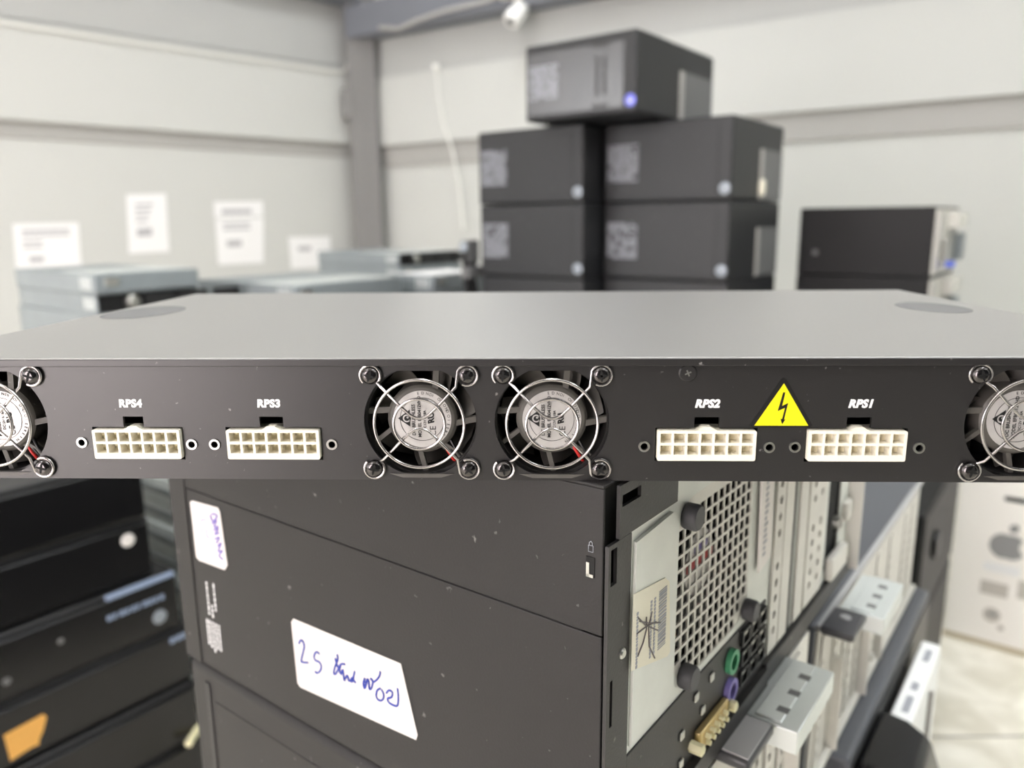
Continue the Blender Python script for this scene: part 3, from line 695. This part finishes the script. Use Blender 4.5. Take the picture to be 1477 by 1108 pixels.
# ================================================================== LEFT BLACK STACK
f = at(0, 905, 1.0); fl = loc_of(f)
zbot = 0.0; hS = .0940
names = ['topmost of the slim black desktops stacked at lower left', 'slim black desktop with a silver badge, second from top of the left stack', 'slim black desktop with pale blue lettering and a round badge, in the left stack', 'slim black desktop bearing the torn orange paper in the left stack', 'slim black desktop below the orange-paper one in the left stack', 'bottom slim black desktop of the left stack, on the floor']
S0 = None
for i in range(6):
    zt = hS * (6 - i)
    yo = fl.y + (.010, .012, .0, -.003, -.016, -.018)[i]
    T = thing('slim_desktop', names[i], 'computer', O + XD * (fl.x - .16 + (0, .002, .03, .04, .034, .036)[i]) + YD * yo + V((0, 0, zt - hS - O.z)), TH, 'slim black desktops stacked on the left')
    b = MB(); b.box(0, .006, 0, .374, .36, hS - .0006); b.build('case_body', M['semi'], T, bevel=.004, seg=3)
    b = MB(); b.box(.004, 0, .004, .370, .008, hS - .008); b.build('front_bezel', M['gloss'], T, bevel=.003, seg=3)
    if i == 1:
        b = MB(); b.lathe((.338, .0004, .068), (0, -1, 0), [(.010, 0), (.010, .001), (.008, .0016)], 24); b.build('maker_badge', M['tag'], T)
    if i == 2:
        b = MB()
        for q in range(10): b.box(.262 + q * .0088, -.0004, .056, .262 + q * .0088 + random.uniform(.004, .0075), .0006, .064)
        b.build('front_lettering', M['bluegrey'], T, smooth=False)
        b = MB(); b.lathe((.338, .0004, .030), (0, -1, 0), [(.011, 0), (.011, .001), (.009, .0016)], 24); b.build('maker_badge', M['badge'], T)
        b = MB(); b.box(.265, -.001, hS - .0075, .368, .008, hS - .0015); b.build('edge_strip', M['bluegrey'], T, bevel=.001)
        b = MB(); b.lathe((.128, .0004, .030), (0, -1, 0), [(.006, 0), (.005, .001)], 12); note(b.build('dust_mark', M['recess'], T), 'grey dust smudge'); b = MB(); b.lathe((.198, .0004, .055), (0, -1, 0), [(.005, 0), (.004, .001)], 12); note(b.build('dust_mark', M['recess'], T), 'grey dust smudge')
    if i == 3:
        b = MB()
        for q in range(3): b.box(.338 + q * .010, -.0004, .074, .338 + q * .010 + .008, .0006, .083)
        b.build('front_lettering', M['bluegrey'], T, smooth=False)
        # torn orange paper
        def fp(x, y): p = on(x, y, T.location + YD * (-.0003), YD) - V(T.location); return (p.dot(XD), -.0003, p.z)
        b = MB(); b.prism([fp(*q) for q in ((5, 1061), (62, 1030), (67, 1034), (62, 1055), (57, 1066), (56, 1074), (46, 1078), (15, 1098))], (0, -.0005, 0)); pp = b.build('torn_paper', M['orange'], T, smooth=False); note(pp, 'torn orange paper label')
    if i == 4:
        b = MB(); b.cyl((.372, .002, .014), (.338, -.020, .010), .006, 16); b.build('cable_plug', M['ivory'], T)

# ================================================================== SILVER RACK SERVERS
def server(label, loc, Wx, Ly, Hz, style, group='silver rack servers stacked at the back', top='silver'):
    T = thing('rack_server', label, 'server', loc, TH, group)
    b = MB(); b.box(0, .010, 0, Wx, Ly, Hz - .0006)
    b.build('chassis', M['bluesilver'], T, bevel=.0015)
    b = MB()
    for q in range(4): b.box(-.0010, .02 + q * .013, Hz * .2, .0002, .027 + q * .013, Hz * .8)
    b.build('side_rib', M['silver'], T, bevel=.0008)
    if style == 'open':
        b = MB(); b.box(.004, .0095, .003, Wx - .004, .0102, Hz - .003); b.build('front_opening', M['hole'], T)
        b = MB(); b.lathe((.075, .010, Hz * .5), (0, -1, 0), [(.016, 0), (.016, .010), (.011, .014)], 24); b.build('round_knob', M['steel'], T)
        b = MB()
        for q in range(3): b.box(.10 + q * .085, .002, .005, .17 + q * .085, .0096, Hz - .006)
        b.build('drive_tray', M['semi'], T, bevel=.001)
    else:
        b = MB(); b.box(0, 0, .002, Wx, .010, Hz - .002); b.build('front_lip', M['bluesilver'], T, bevel=.002)
        b = MB(); b.box(.02, -.002, Hz * .35, .05, .0002, Hz * .75); b.build('ear_handle', M['steel'], T, bevel=.002)
    b = MB(); b.box(.006, .012, Hz - .0008, Wx - .006, Ly * (.95 if 'bright' in label else .45), Hz); b.build('top_cover', M['paper' if 'bright' in label else 'silver'], T, bevel=.0003)
    return T
U1 = .044; tz = .537
def stack(corner, Wx, Ly, spec, labels):
    q = loc_of(corner); z = tz; n = len(spec)
    for i in range(n - 1, -1, -1):
        h = U1 * spec[i][0]
        server(labels[i], O + XD * (q.x + (i % 2) * .004) + YD * (q.y + (i % 3) * .003) + V((0, 0, z - O.z)), Wx, Ly, h, spec[i][1]); z += h
stack(at(135, 393, 1.60), .235, .40, [(1, 'lip'), (1, 'open'), (2, 'open'), (2, 'lip')], ['top silver server of the leftmost stack, below the low wide notice', 'black-fronted server under the silver top one of the leftmost stack', 'third server down in the leftmost silver stack', 'bottom server of the leftmost silver stack on the table'])
stack(at(425, 408, 1.80), .350, .41, [(1, 'lip'), (1, 'open'), (1, 'lip'), (2, 'open')], ['top silver server of the middle stack, left of the raised server', 'dark-fronted server second from top of the middle silver stack', 'third server down in the middle silver stack', 'bottom server of the middle silver stack on the table'])
stack(at(578, 366, 2.52), .300, .42, [(1, 'open'), (1, 'lip'), (2, 'open'), (2, 'lip')], ['top server of the rearmost silver stack, in front of the grey column', 'second server from top of the rearmost silver stack', 'third server down in the rearmost silver stack', 'bottom server of the rearmost silver stack on the table'])
stack(at(625, 404, 2.1), .25, .17, [(1, 'lip'), (1, 'lip'), (1, 'open'), (2, 'lip')], ['bright silver server lid just left of the black tower wall', 'second server down in the short stack left of the black towers', 'third server down in the short stack left of the black towers', 'bottom server of the short stack left of the black towers'])
# the servers on the floor seen between the left stack and the front tower
q = loc_of(at(300, 690, 1.2)); z = 0
for i in range(12):
    T = thing('rack_server', 'silver server in the floor stack left of the front tower, %s' % ('lowest' if i == 0 else ['second', 'third', 'fourth', 'fifth', 'sixth', 'seventh', 'eighth', 'ninth', 'tenth', 'eleventh'][i - 1] + ' from the floor' if i < 11 else 'topmost'), 'server', O + XD * (q.x + (i % 2) * .003) + YD * q.y + V((0, 0, z - O.z)), TH, 'silver rack servers on the floor')
    b = MB(); b.box(0, 0, 0, .40, .33, U1 - .0015); b.build('chassis', M['palesheet'], T, bevel=.002)
    b = MB(); b.box(-.0015, .012, .014, .0003, .32, .026); b.build('rail_groove', M['bluesilver'], T, bevel=.0008)
    z += U1
# table under the servers
def table(label, x0, y0, x1, y1, ztop):
    T = thing('work_table', label, 'table', O + XD * x0 + YD * y0 + V((0, 0, -O.z)), TH)
    b = MB(); b.box(0, 0, ztop - .03, x1 - x0, y1 - y0, ztop); b.build('table_top', M['wood'], T, bevel=.003)
    for ax in (.03, x1 - x0 - .07):
        for ay in (.03, y1 - y0 - .07):
            b = MB(); b.box(ax, ay, 0, ax + .04, ay + .04, ztop - .0305); b.build('leg', M['column'], T)
    return T
table('long grey table carrying the silver servers at the back', .52, 1.30, 2.10, 2.24, tz - .0005)

# ================================================================== BLACK TOWERS AT THE BACK
def black_tower(label, loc, Wx, Ly, Hz, badge='badge', grp='black towers stacked at the back', slot=False):
    T = thing('computer_tower', label, 'computer', loc, TH, grp)
    b = MB(); b.box(0, 0, .0005, Wx, Ly, Hz - .0008); b.build('case_body', M['case'], T, bevel=.005, seg=3)
    b = MB(); b.box(-.0012, .030, .012, .0006, Ly - .006, Hz - .020); b.build('side_panel', M['caseglare' if slot else 'case'], T, bevel=.0012)
    b = MB(); dashes(b, 15, -.0012, Ly - .088, Ly - .010, .045, Hz - .045, .0030, .88, .003, .012); b.build('printed_notice', M['greytext'], T, smooth=False)
    b = MB(); b.lathe((-.0001, .014, .024), (-1, 0, 0), [(.0125, 0), (.0125, .0012), (.0105, .0020)], 28); bd = b.build('maker_badge', M[badge], T)
    b = MB(); b.add_mesh(text('hp', .009, .0004, shear=.25, align='CENTER'), side(-.0024, .014, .0195)); b.build('badge_letters', M['camwhite'] if badge == 'badgeblue' else M['latch'], bd, smooth=False)
    b = MB(); b.box(Wx * .56, -.0008, .003, Wx - .004, .0004, Hz * .66); b.build('front_recess', M['recess'], T)
    b = MB(); b.box(Wx * .52, -.0030, .003, Wx * .57, .0004, Hz * .66); b.build('front_strip', M['striplight'], T, bevel=.001)
    if slot:
        b = MB()
        for y in (.072, .090): b.box(-.0016, y, .040, -.0010, y + .007, Hz - .045)
        b.box(-.0016, .066, Hz - .026, -.001, .104, Hz - .020); b.box(-.0016, .066, .016, -.001, .104, .022); b.build('panel_slot', M['casedark'], T)
    return T
HT, LT, WT = .1738, .312, .315
zr = .300
black_tower('topmost black tower with blue round badge, crowning the back pile', L(1.267, .675, zr + .004), .385, .280, .1622, 'badgeblue', slot=True)
rows = ['upper', 'middle', 'lowest']
for i in range(3):
    T = black_tower('black tower in the right column of the back pile, %s row' % rows[i], L(1.399 + .006 * i, .517 + .002 * i, zr - HT * (i + 1)), WT, LT - .004, HT)
    if i == 0:
        b = MB(); b.lathe((WT * .545, -.0028, .012), (0, 0, 1), [(.008, 0), (.009, .010), (.009, .030), (.006, .036)], 16); b.build('key_tag', M['cream'], T)
    black_tower('black tower in the left column of the back pile, %s row' % rows[i], L(1.316 + .004 * i, .832 + .001 * i, zr - HT * (i + 1)), WT, LT - .008, HT)
zt2 = O.z + zr - HT * 3
# grey plug-like rear block with cables, left of the left column
T = thing('cable_bundle', 'small dark bundle of plugs and cables hanging at the left edge of the black towers', 'cables', L(1.300, 1.152, zt2 - O.z), TH)
b = MB()
for q in range(4): b.tube([(.012 * q, .0, .0), (.014 * q, .012, .08), (.010 * q, .02, .17), (.016 * q - .01, .014, .235)], .007, 10)
b.build('cable', M['semi'], T)
b = MB(); b.box(-.012, .0, .165, .050, .026, .195); b.box(-.006, .006, .205, .040, .030, .262); b.build('plug', M['recess'], T, bevel=.004)
b = MB(); b.lathe((-.012, .014, .245), (-1, 0, 0), [(.013, 0), (.013, .004), (.009, .006)], 20); b.build('plug_face', M['badge'], T)
# the tower at the right with its metal rear
xr, yr, zr2 = 1.851, .196, .112
for i in range(2):
    T = thing('computer_tower', ['black tower with bare metal rear, standing alone right of the back pile', 'black tower hidden beneath the lone right tower at the back'][i], 'computer', L(xr, yr, zr2 - .1672 * (i + 1)), TH)
    b = MB(); b.box(0, .002, .0005, .36, LT, .1668); b.build('case_body', M['dark'], T, bevel=.003)
    b = MB(); b.box(.006, -.0005, .005, .354, .0025, .161); b.build('rear_panel', M['galvw'], T)
    b = MB()
    for (x0, z0, x1, z1, dy) in ((.02, .015, .07, .15, .006), (.10, .03, .16, .09, .012), (.2, .02, .3, .15, .004)): b.box(x0, -dy, z0, x1, -.0005, z1)
    b.build('port_block', M['steel'], T, bevel=.002)
    b = MB(); b.box(.11, -.03, .020, .15, -.012, .034); b.build('blue_plug', mat('blue_plug_plastic', (.30, .40, .85), .4), T, bevel=.002)
    b = MB(); b.box(.17, -.024, .115, .34, -.0005, .152); b.build('upper_bracket', M['galvw'], T, bevel=.002)
    b = MB(); b.box(.30, -.022, .03, .345, -.0005, .10); b.build('lower_bracket', M['bluesilver'], T, bevel=.002)
    b = MB(); b.box(-.0010, .262, .05, .0004, .275, .062); b.build('maker_badge', M['recess'], T)
table('long grey table carrying the black towers at the back', 1.24, .17, 2.28, 1.24, zt2 - .0005)
# black pile standing in the gap beside the carton
for i in range(3):
    T = plain_tower('black tower in the shadowed pile left of the white carton, %s' % ('lowest', 'middle', 'top')[i], L(.845 + .006 * i, .020, -O.z + .174 * i), .33, .30, .1735, 'dark', rm='dark')
    b = MB(); b.lathe((.10, -.0004, .10), (0, -1, 0), [(.02, 0), (.02, .006), (.012, .008)], 20); b.build('round_grommet', M['semi'], T)
    b = MB(); b.box(-.0012, .02, .03, .0004, .06, .05); b.build('dust_patch', M['semi'], T)

# ================================================================== WHITE CARTON
f0 = on(1360, 915, V((0, 0, 0)), V((0, 0, 1)))
ct = thing('cardboard_carton', 'white carton with grey fruit logo standing on the beige floor at right', 'box', f0, TH)
hc = .55
b = MB(); b.box(0, -.52, .0015, .26, 0, hc); b.build('carton_body', M['carton'], ct, bevel=.003)
b = MB(); b.box(-.0012, -.52, .0, .02, .0, .012); b.build('carton_bottom_edge', M['cartonedge'], ct, bevel=.001)
def cf(x, y): p = on(x, y, f0 + XD * -.0004, XD) - f0; return (-.0004, p.dot(YD), p.z)
b = MB(); p0, p1 = cf(1449, 718), cf(1500, 727); b.add_mesh(fill(rrect(-.0, 0, .085, .010, .0045), [], .0008), side(-.0004, p0[1], p0[2] - .006)); b.build('hand_slot', M['hole'], ct)
# bitten-fruit emblem with a leaf, grey
b = MB(); c0 = cf(1453, 789); sc_ = .031
body = []
for i in range(60):
    a = 2 * PI * i / 60; r = 1 + .06 * math.cos(2 * a) - .12 * math.exp(-((a - PI / 2) / .35) ** 2) - .10 * math.exp(-((a - 3 * PI / 2) / .3) ** 2)
    x, y = r * math.cos(a) * .98, r * math.sin(a)
    dx, dy = x - 1.25, y - .1
    if dx * dx + dy * dy < .36:
        d_ = math.sqrt(dx * dx + dy * dy); x, y = 1.25 + dx / d_ * .6, .1 + dy / d_ * .6
    body.append((x * sc_, y * sc_))
b.add_mesh(fill(body, [], .0006), side(-.0004, c0[1], c0[2]))
b.add_mesh(fill([(sc_ * (.05 + .42 * t_ + .24 * w_ * math.sin(PI * t_)), sc_ * (1.02 + .62 * t_ - .17 * w_ * math.sin(PI * t_))) for w_, ts in ((1, (0, .25, .5, .75)), (-1, (1, .75, .5, .25))) for t_ in ts], [], .0006), side(-.0004, c0[1], c0[2]))
b.build('fruit_emblem', M['cartongrey'], ct, smooth=False)
b = MB(); w0 = cf(1418, 815); b.add_mesh(fill(rrect(0, -.010, .066, .010, .008), [], .0008), side(-.0006, w0[1], w0[2])); b.build('white_patch', M['paper'], ct, smooth=False)
b = MB(); w0 = cf(1414, 843); b.add_mesh(fill(rect(0, -.018, .050, .012), [], .0006), side(-.0004, w0[1], w0[2])); w0 = cf(1468, 850); b.add_mesh(fill(rect(0, -.02, .06, .02), [], .0006), side(-.0004, w0[1], w0[2])); b.build('printed_panel', M['cartonpale'], ct, smooth=False)
b = MB(); w0 = cf(1430, 887); b.add_mesh(fill(circ(0, 0, .016, 24), [], .0006), side(-.0004, w0[1], w0[2])); w0 = cf(1443, 906); b.add_mesh(fill(circ(0, 0, .006, 16), [], .0006), side(-.0004, w0[1], w0[2])); b.build('printed_dot', M['cartonpale'], ct, smooth=False)
b = MB(); w0 = cf(1424, 884); b.add_mesh(fill(rrect(0, -.004, .018, .004, .003), [], .0006), side(-.0008, w0[1], w0[2])); b.build('printed_mark', M['cartongrey'], ct, smooth=False)

# ================================================================== ROOM
RC = at(525, 250, 5.1); RC = V((RC.x, RC.y, 0))
def hdir(vx):
    d = FW + RT * ((vx - CX) / F); d = d - UP * (d.z / UP.z); return d.normalized()
A_ = hdir(1880); B_ = hdir(-975)                     # left wall runs along A_, right wall along B_
NL = V((A_.y, -A_.x, 0)); NR = V((-B_.y, B_.x, 0))   # into the room
if NL.dot(V((0, 0, 0)) - RC) < 0: NL = -NL
if NR.dot(V((0, 0, 0)) - RC) < 0: NR = -NR
HR = 3.0
PLf = RC - A_ * 6.6; PRf = RC - B_ * 6.6
PBL = V((-3.4, -2.2, 0)); PBR = V((4.2, -2.2, 0))
def wall(name, p, q, m, z0=0.0, z1=HR, t=.12):
    d = (q - p).normalized(); n = V((-d.y, d.x, 0))
    cen = V((.3, .8, 0))
    if n.dot(cen - p) > 0: n = -n
    b = MB(); b.prism([p + V((0, 0, z0)), q + V((0, 0, z0)), q + V((0, 0, z1)), p + V((0, 0, z1))], n * t)
    return struct(b.build(name, M[m], smooth=False))
wall('wall_left', PLf, RC, 'wall'); wall('wall_right', RC, PRf, 'wall')
wall('wall_near_left', PBL, PLf, 'wall'); wall('wall_near_right', PRf, PBR, 'wall'); wall('wall_back', PBR, PBL, 'walldark')
poly = [PLf, RC, PRf, PBR, PBL]
b = MB(); b.prism([p for p in poly], (0, 0, -.1)); struct(b.build('floor', M['floor'], smooth=False))
b = MB(); b.prism([p + V((0, 0, HR)) for p in poly], (0, 0, .1)); struct(b.build('ceiling', M['ceil'], smooth=False))
def along(N, D, s0, s1, z0, z1, t, name, m, off=0.0):
    p = RC + D * s0 + N * off; q = RC + D * s1 + N * off
    b = MB(); b.prism([p + V((0, 0, z0)), q + V((0, 0, z0)), q + V((0, 0, z1)), p + V((0, 0, z1))], N * t)
    return struct(b.build(name, M[m], smooth=False, bevel=.004))
zl = on(250, 191, RC, NL).z; zrw = on(1000, 176, RC, NR).z; zg = on(250, 67, RC, NL).z
zw2 = on(1000, 46, RC, NR).z
# girts: projecting upper sheeting with a shaded underside and its soft shadow below as a grey strip
along(NL, A_, -6.5, -.06, zl, zg - .02, .055, 'trim_3', 'wall')
along(NL, A_, -6.5, -.06, zg + .02, HR - .002, .012, 'trim_4', 'wallupper')
along(NR, B_, -6.5, -.06, zrw, zw2 - .01, .055, 'trim_5', 'wall')
along(NR, B_, -6.5, -.06, zw2 - .008, HR - .002, .040, 'trim_6', 'wallupper')
along(NR, B_, -6.5, -.06, zrw - .125, zrw - .001, .020, 'shade_strip_right', 'shade_and_cable')
along(NL, A_, -6.5, -.06, zl - .08, zl - .001, .012, 'shade_strip_left', 'shade_and_cable')
# column and beams in the corner
cw = .20
bis = (NL + NR).normalized(); cc = on(527, 190, RC + bis * .17, bis); cc.z = 0
b = MB(); ux = V((bis.y, -bis.x, 0))
b.prism([cc + ux * -.088 + bis * .06, cc + ux * .088 + bis * .06, cc + ux * .088 + bis * -.06, cc + ux * -.088 + bis * -.06], (0, 0, HR - .003)); struct(b.build('trim_1', M['column'], smooth=False, bevel=.006))
zb1 = on(640, 40, RC, NR).z
along(NR, B_, -6.4, -.1, zb1 - .02, zb1 + .16, .16, 'trim_2', 'beam', .056)
zb2 = on(450, 5, RC, NL).z
along(NL, A_, -6.4, -.1, zb2 + .00, zb2 + .16, .16, 'trim_9', 'beam', .056)
# bracket on the column
p = at(508, 150, 4.85)
b = MB(); b.box(-.04, -.03, -.09, .04, .03, .09); o = b.build('junction_box', M['column'], bevel=.01); o.location = on(503, 150, cc + bis * .03, bis); tag(o, 'small grey box fixed on the grey corner column', 'junction box')
# cables
wp = RC + NL * .075
pts = [on(x, y, wp, NL) for x, y in ((-30, 26), (60, 41), (200, 62), (350, 84), (440, 97), (485, 104))]
pts += [on(497, 103, wp, NL), on(502, 92, wp, NL), on(505, 66, wp, NL)]
b = MB(); b.tube(pts, .009, 10); tag(b.build('wall_cable', M['cable']), 'long white cable running along the left wall to the corner column', 'cable')
wp = RC + NR * .066
pts = [on(x, y, wp, NR) for x, y in ((629, 97), (633, 140), (640, 180), (652, 215), (662, 262), (668, 330))]
b = MB(); b.tube(pts, .008, 8); b.box(*(list(pts[0] - V((.02, .02, .015))) + list(pts[0] + V((.02, .02, .015))))); tag(b.build('wall_cable', M['cable']), 'white cable dropping down the right wall left of the black towers', 'cable')
wp = RC + NR * .24
pts = [on(x, y, wp, NR) for x, y in ((548, 40), (575, 42), (600, 30), (640, 16), (700, 2), (760, -20))]
b = MB(); b.tube(pts, .012, 8); tag(b.build('beam_cable', M['shade_and_cable']), 'grey cable sagging along the dark roof beam', 'cable')
# notices taped on the left wall
def notice(label, quad, rows, split=None):
    wp = RC + NL * .002; c = [on(x, y, wp, NL) for x, y in quad]
    b = MB(); b.prism(c, NL * .002); o = b.build('wall_notice', M['paper'], smooth=False); tag(o, label, 'notice', 'white notices on the left wall')
    du = (c[1] - c[0]); dv = (c[3] - c[0]); b = MB(); off = NL * .0025
    for (u0, v0, u1, v1) in rows:
        b.prism([c[0] + du * u0 + dv * v0 + off, c[0] + du * u1 + dv * v0 + off, c[0] + du * u1 + dv * v1 + off, c[0] + du * u0 + dv * v1 + off], NL * .0006)
    t = b.build('notice_print', M['papertext'], o, smooth=False); return o
notice('wide white notice on the left wall, leftmost, right above the leftmost server', ((18, 323), (113, 321), (118, 390), (24, 394)), [(.12, .12, .85, .18), (.12, .22, .85, .27), (.12, .36, .42, .41), (.12, .46, .42, .51), (.2, .68, .42, .80)])
notice('tall white notice hanging highest on the left wall', ((182, 281), (239, 279), (244, 363), (186, 366)), [(.2, .16, .65, .2), (.2, .25, .6, .29), (.2, .34, .55, .38), (.2, .44, .5, .48), (.22, .58, .6, .72)])
notice('tall white notice with a dark line under its top third', ((310, 316), (380, 314), (380, 379), (315, 382)), [(.15, .1, .7, .15), (.15, .2, .7, .25), (.2, .48, .5, .62)])
notice('short white paper strip pasted above the lined notice', ((308, 291), (379, 290), (380, 312), (309, 314)), [(.15, .5, .75, .8)])
notice('low white notice nearest the column, half hidden by a server', ((416, 342), (476, 341), (478, 385), (420, 388)), [(.2, .3, .5, .45)])
# dome camera under the beam
cp = on(740, 4, RC + NR * .22, NR)
ca = thing('security_camera', 'white security camera hanging under the dark beam at the top', 'camera', cp)
b = MB(); b.lathe((0, 0, .02), (0, 0, 1), [(.07, 0), (.075, .02), (.07, .06), (.04, .08)], 28); b.build('mount_base', M['camwhite'], ca)
b = MB(); b.tube([(.03, 0, .03), (.035, -.005, -.03), (.015, -.02, -.06)], .026, 14); b.build('arm', M['camwhite'], ca)
b = MB(); b.lathe((.035, .0, -.035), V((-.55, -.45, -.75)), [(.030, -.04), (.042, -.02), (.045, .03), (.046, .085), (.040, .095)], 28); hd = b.build('camera_head', M['camwhite'], ca)
b = MB(); dd = V((-.55, -.45, -.75)).normalized(); b.lathe(V((.035, 0, -.035)) + dd * .095, dd, [(.024, -.002), (.024, .002), (.016, .004)], 20); b.build('lens', M['recess'], hd)

# glowing panel added unseen behind the camera for the front panel's sheen
gl = MB(); gl.box(-3.05, -2.198, .03, -1.35, -2.175, 2.25); struct(gl.build('sheen_panel_1', M['daylight'], smooth=False))
fr = MB()
for xa in (-3.10, -2.225, -1.35): fr.box(xa, -2.199, .0, xa + .05, -2.15, 2.32)
for za in (.001, 2.26): fr.box(-3.10, -2.199, za, -1.30, -2.15, za + .03)
struct(fr.build('sheen_panel_frame', M['column'], smooth=False))
wd = (PLf - PBL).normalized(); wn = V((wd.y, -wd.x, 0))
if wn.dot(V((0, 0, 0)) - PBL) < 0: wn = -wn
wa, wb = PBL + wd * .5, PBL + wd * 3.9
def wbox(b, s0, s1, z0, z1, o0, o1):
    p, q = PBL + wd * s0 + wn * o0, PBL + wd * s1 + wn * o0
    b.prism([p + V((0, 0, z0)), q + V((0, 0, z0)), q + V((0, 0, z1)), p + V((0, 0, z1))], wn * (o1 - o0))
gl = MB(); wbox(gl, .6, 3.0, .30, 2.3, .003, .025); struct(gl.build('glare_panel_1', M['glareglow'], smooth=False))  # added glowing panel, out of view, giving the back towers their glare
fr = MB()
for s_ in (.55, 1.75, 2.95): wbox(fr, s_, s_ + .05, .25, 2.35, .002, .05)
wbox(fr, .55, 3.0, .25, .30, .002, .051); wbox(fr, .55, 3.0, 2.30, 2.36, .002, .051)
struct(fr.build('glare_panel_frame', M['column'], smooth=False))
# ================================================================== LAMPS
def tube_light(label, x, y, rz, strong=1.0):
    T = thing('ceiling_light', label, 'light', (x, y, HR - .075), rz, 'ceiling tube lights')
    b = MB(); b.box(-.62, -.11, .03, .62, .11, .0735); b.build('housing', M['housing'], T, bevel=.005)
    b = MB(); b.box(-.60, -.09, .012, .60, .09, .0295); b.build('diffuser', M['tube'], T)
LS = [(-1.7, 1.2), (.25, .75), (1.9, .9), (-1.5, -1.0), (1.0, -.3), (2.4, -1.0), (-.25, 3.4), (3.3, .4)]
for i, (x, y) in enumerate(LS):
    tube_light('white ceiling tube light, %s' % ('over the left stack', 'over the front stack', 'over the right side', 'behind the camera on the left', 'behind the camera', 'behind the camera on the right', 'near the corner column', 'far to the right')[i], x, y, TH)

# ================================================================== CAMERA, WORLD, VIEW
cam = bpy.data.cameras.new('camera'); co = bpy.data.objects.new('camera', cam); C.objects.link(co)
cam.sensor_width = 36.0; cam.lens = F / 1477 * 36.0; cam.clip_start = .01; cam.clip_end = 50
co.matrix_world = Matrix(((RT.x, UP.x, -FW.x, CAM.x), (RT.y, UP.y, -FW.y, CAM.y), (RT.z, UP.z, -FW.z, CAM.z), (0, 0, 0, 1)))
cam.dof.use_dof = True; cam.dof.focus_distance = .272; cam.dof.aperture_fstop = 8.2
SC.camera = co
w = bpy.data.worlds.new('world'); SC.world = w; w.use_nodes = True
w.node_tree.nodes['Background'].inputs[0].default_value = (.9, .95, 1, 1); w.node_tree.nodes['Background'].inputs[1].default_value = .3
vs = SC.view_settings; vs.view_transform = 'Standard'; vs.look = 'None'; vs.gamma = 1.0; vs.use_curve_mapping = False; vs.exposure = 0.0
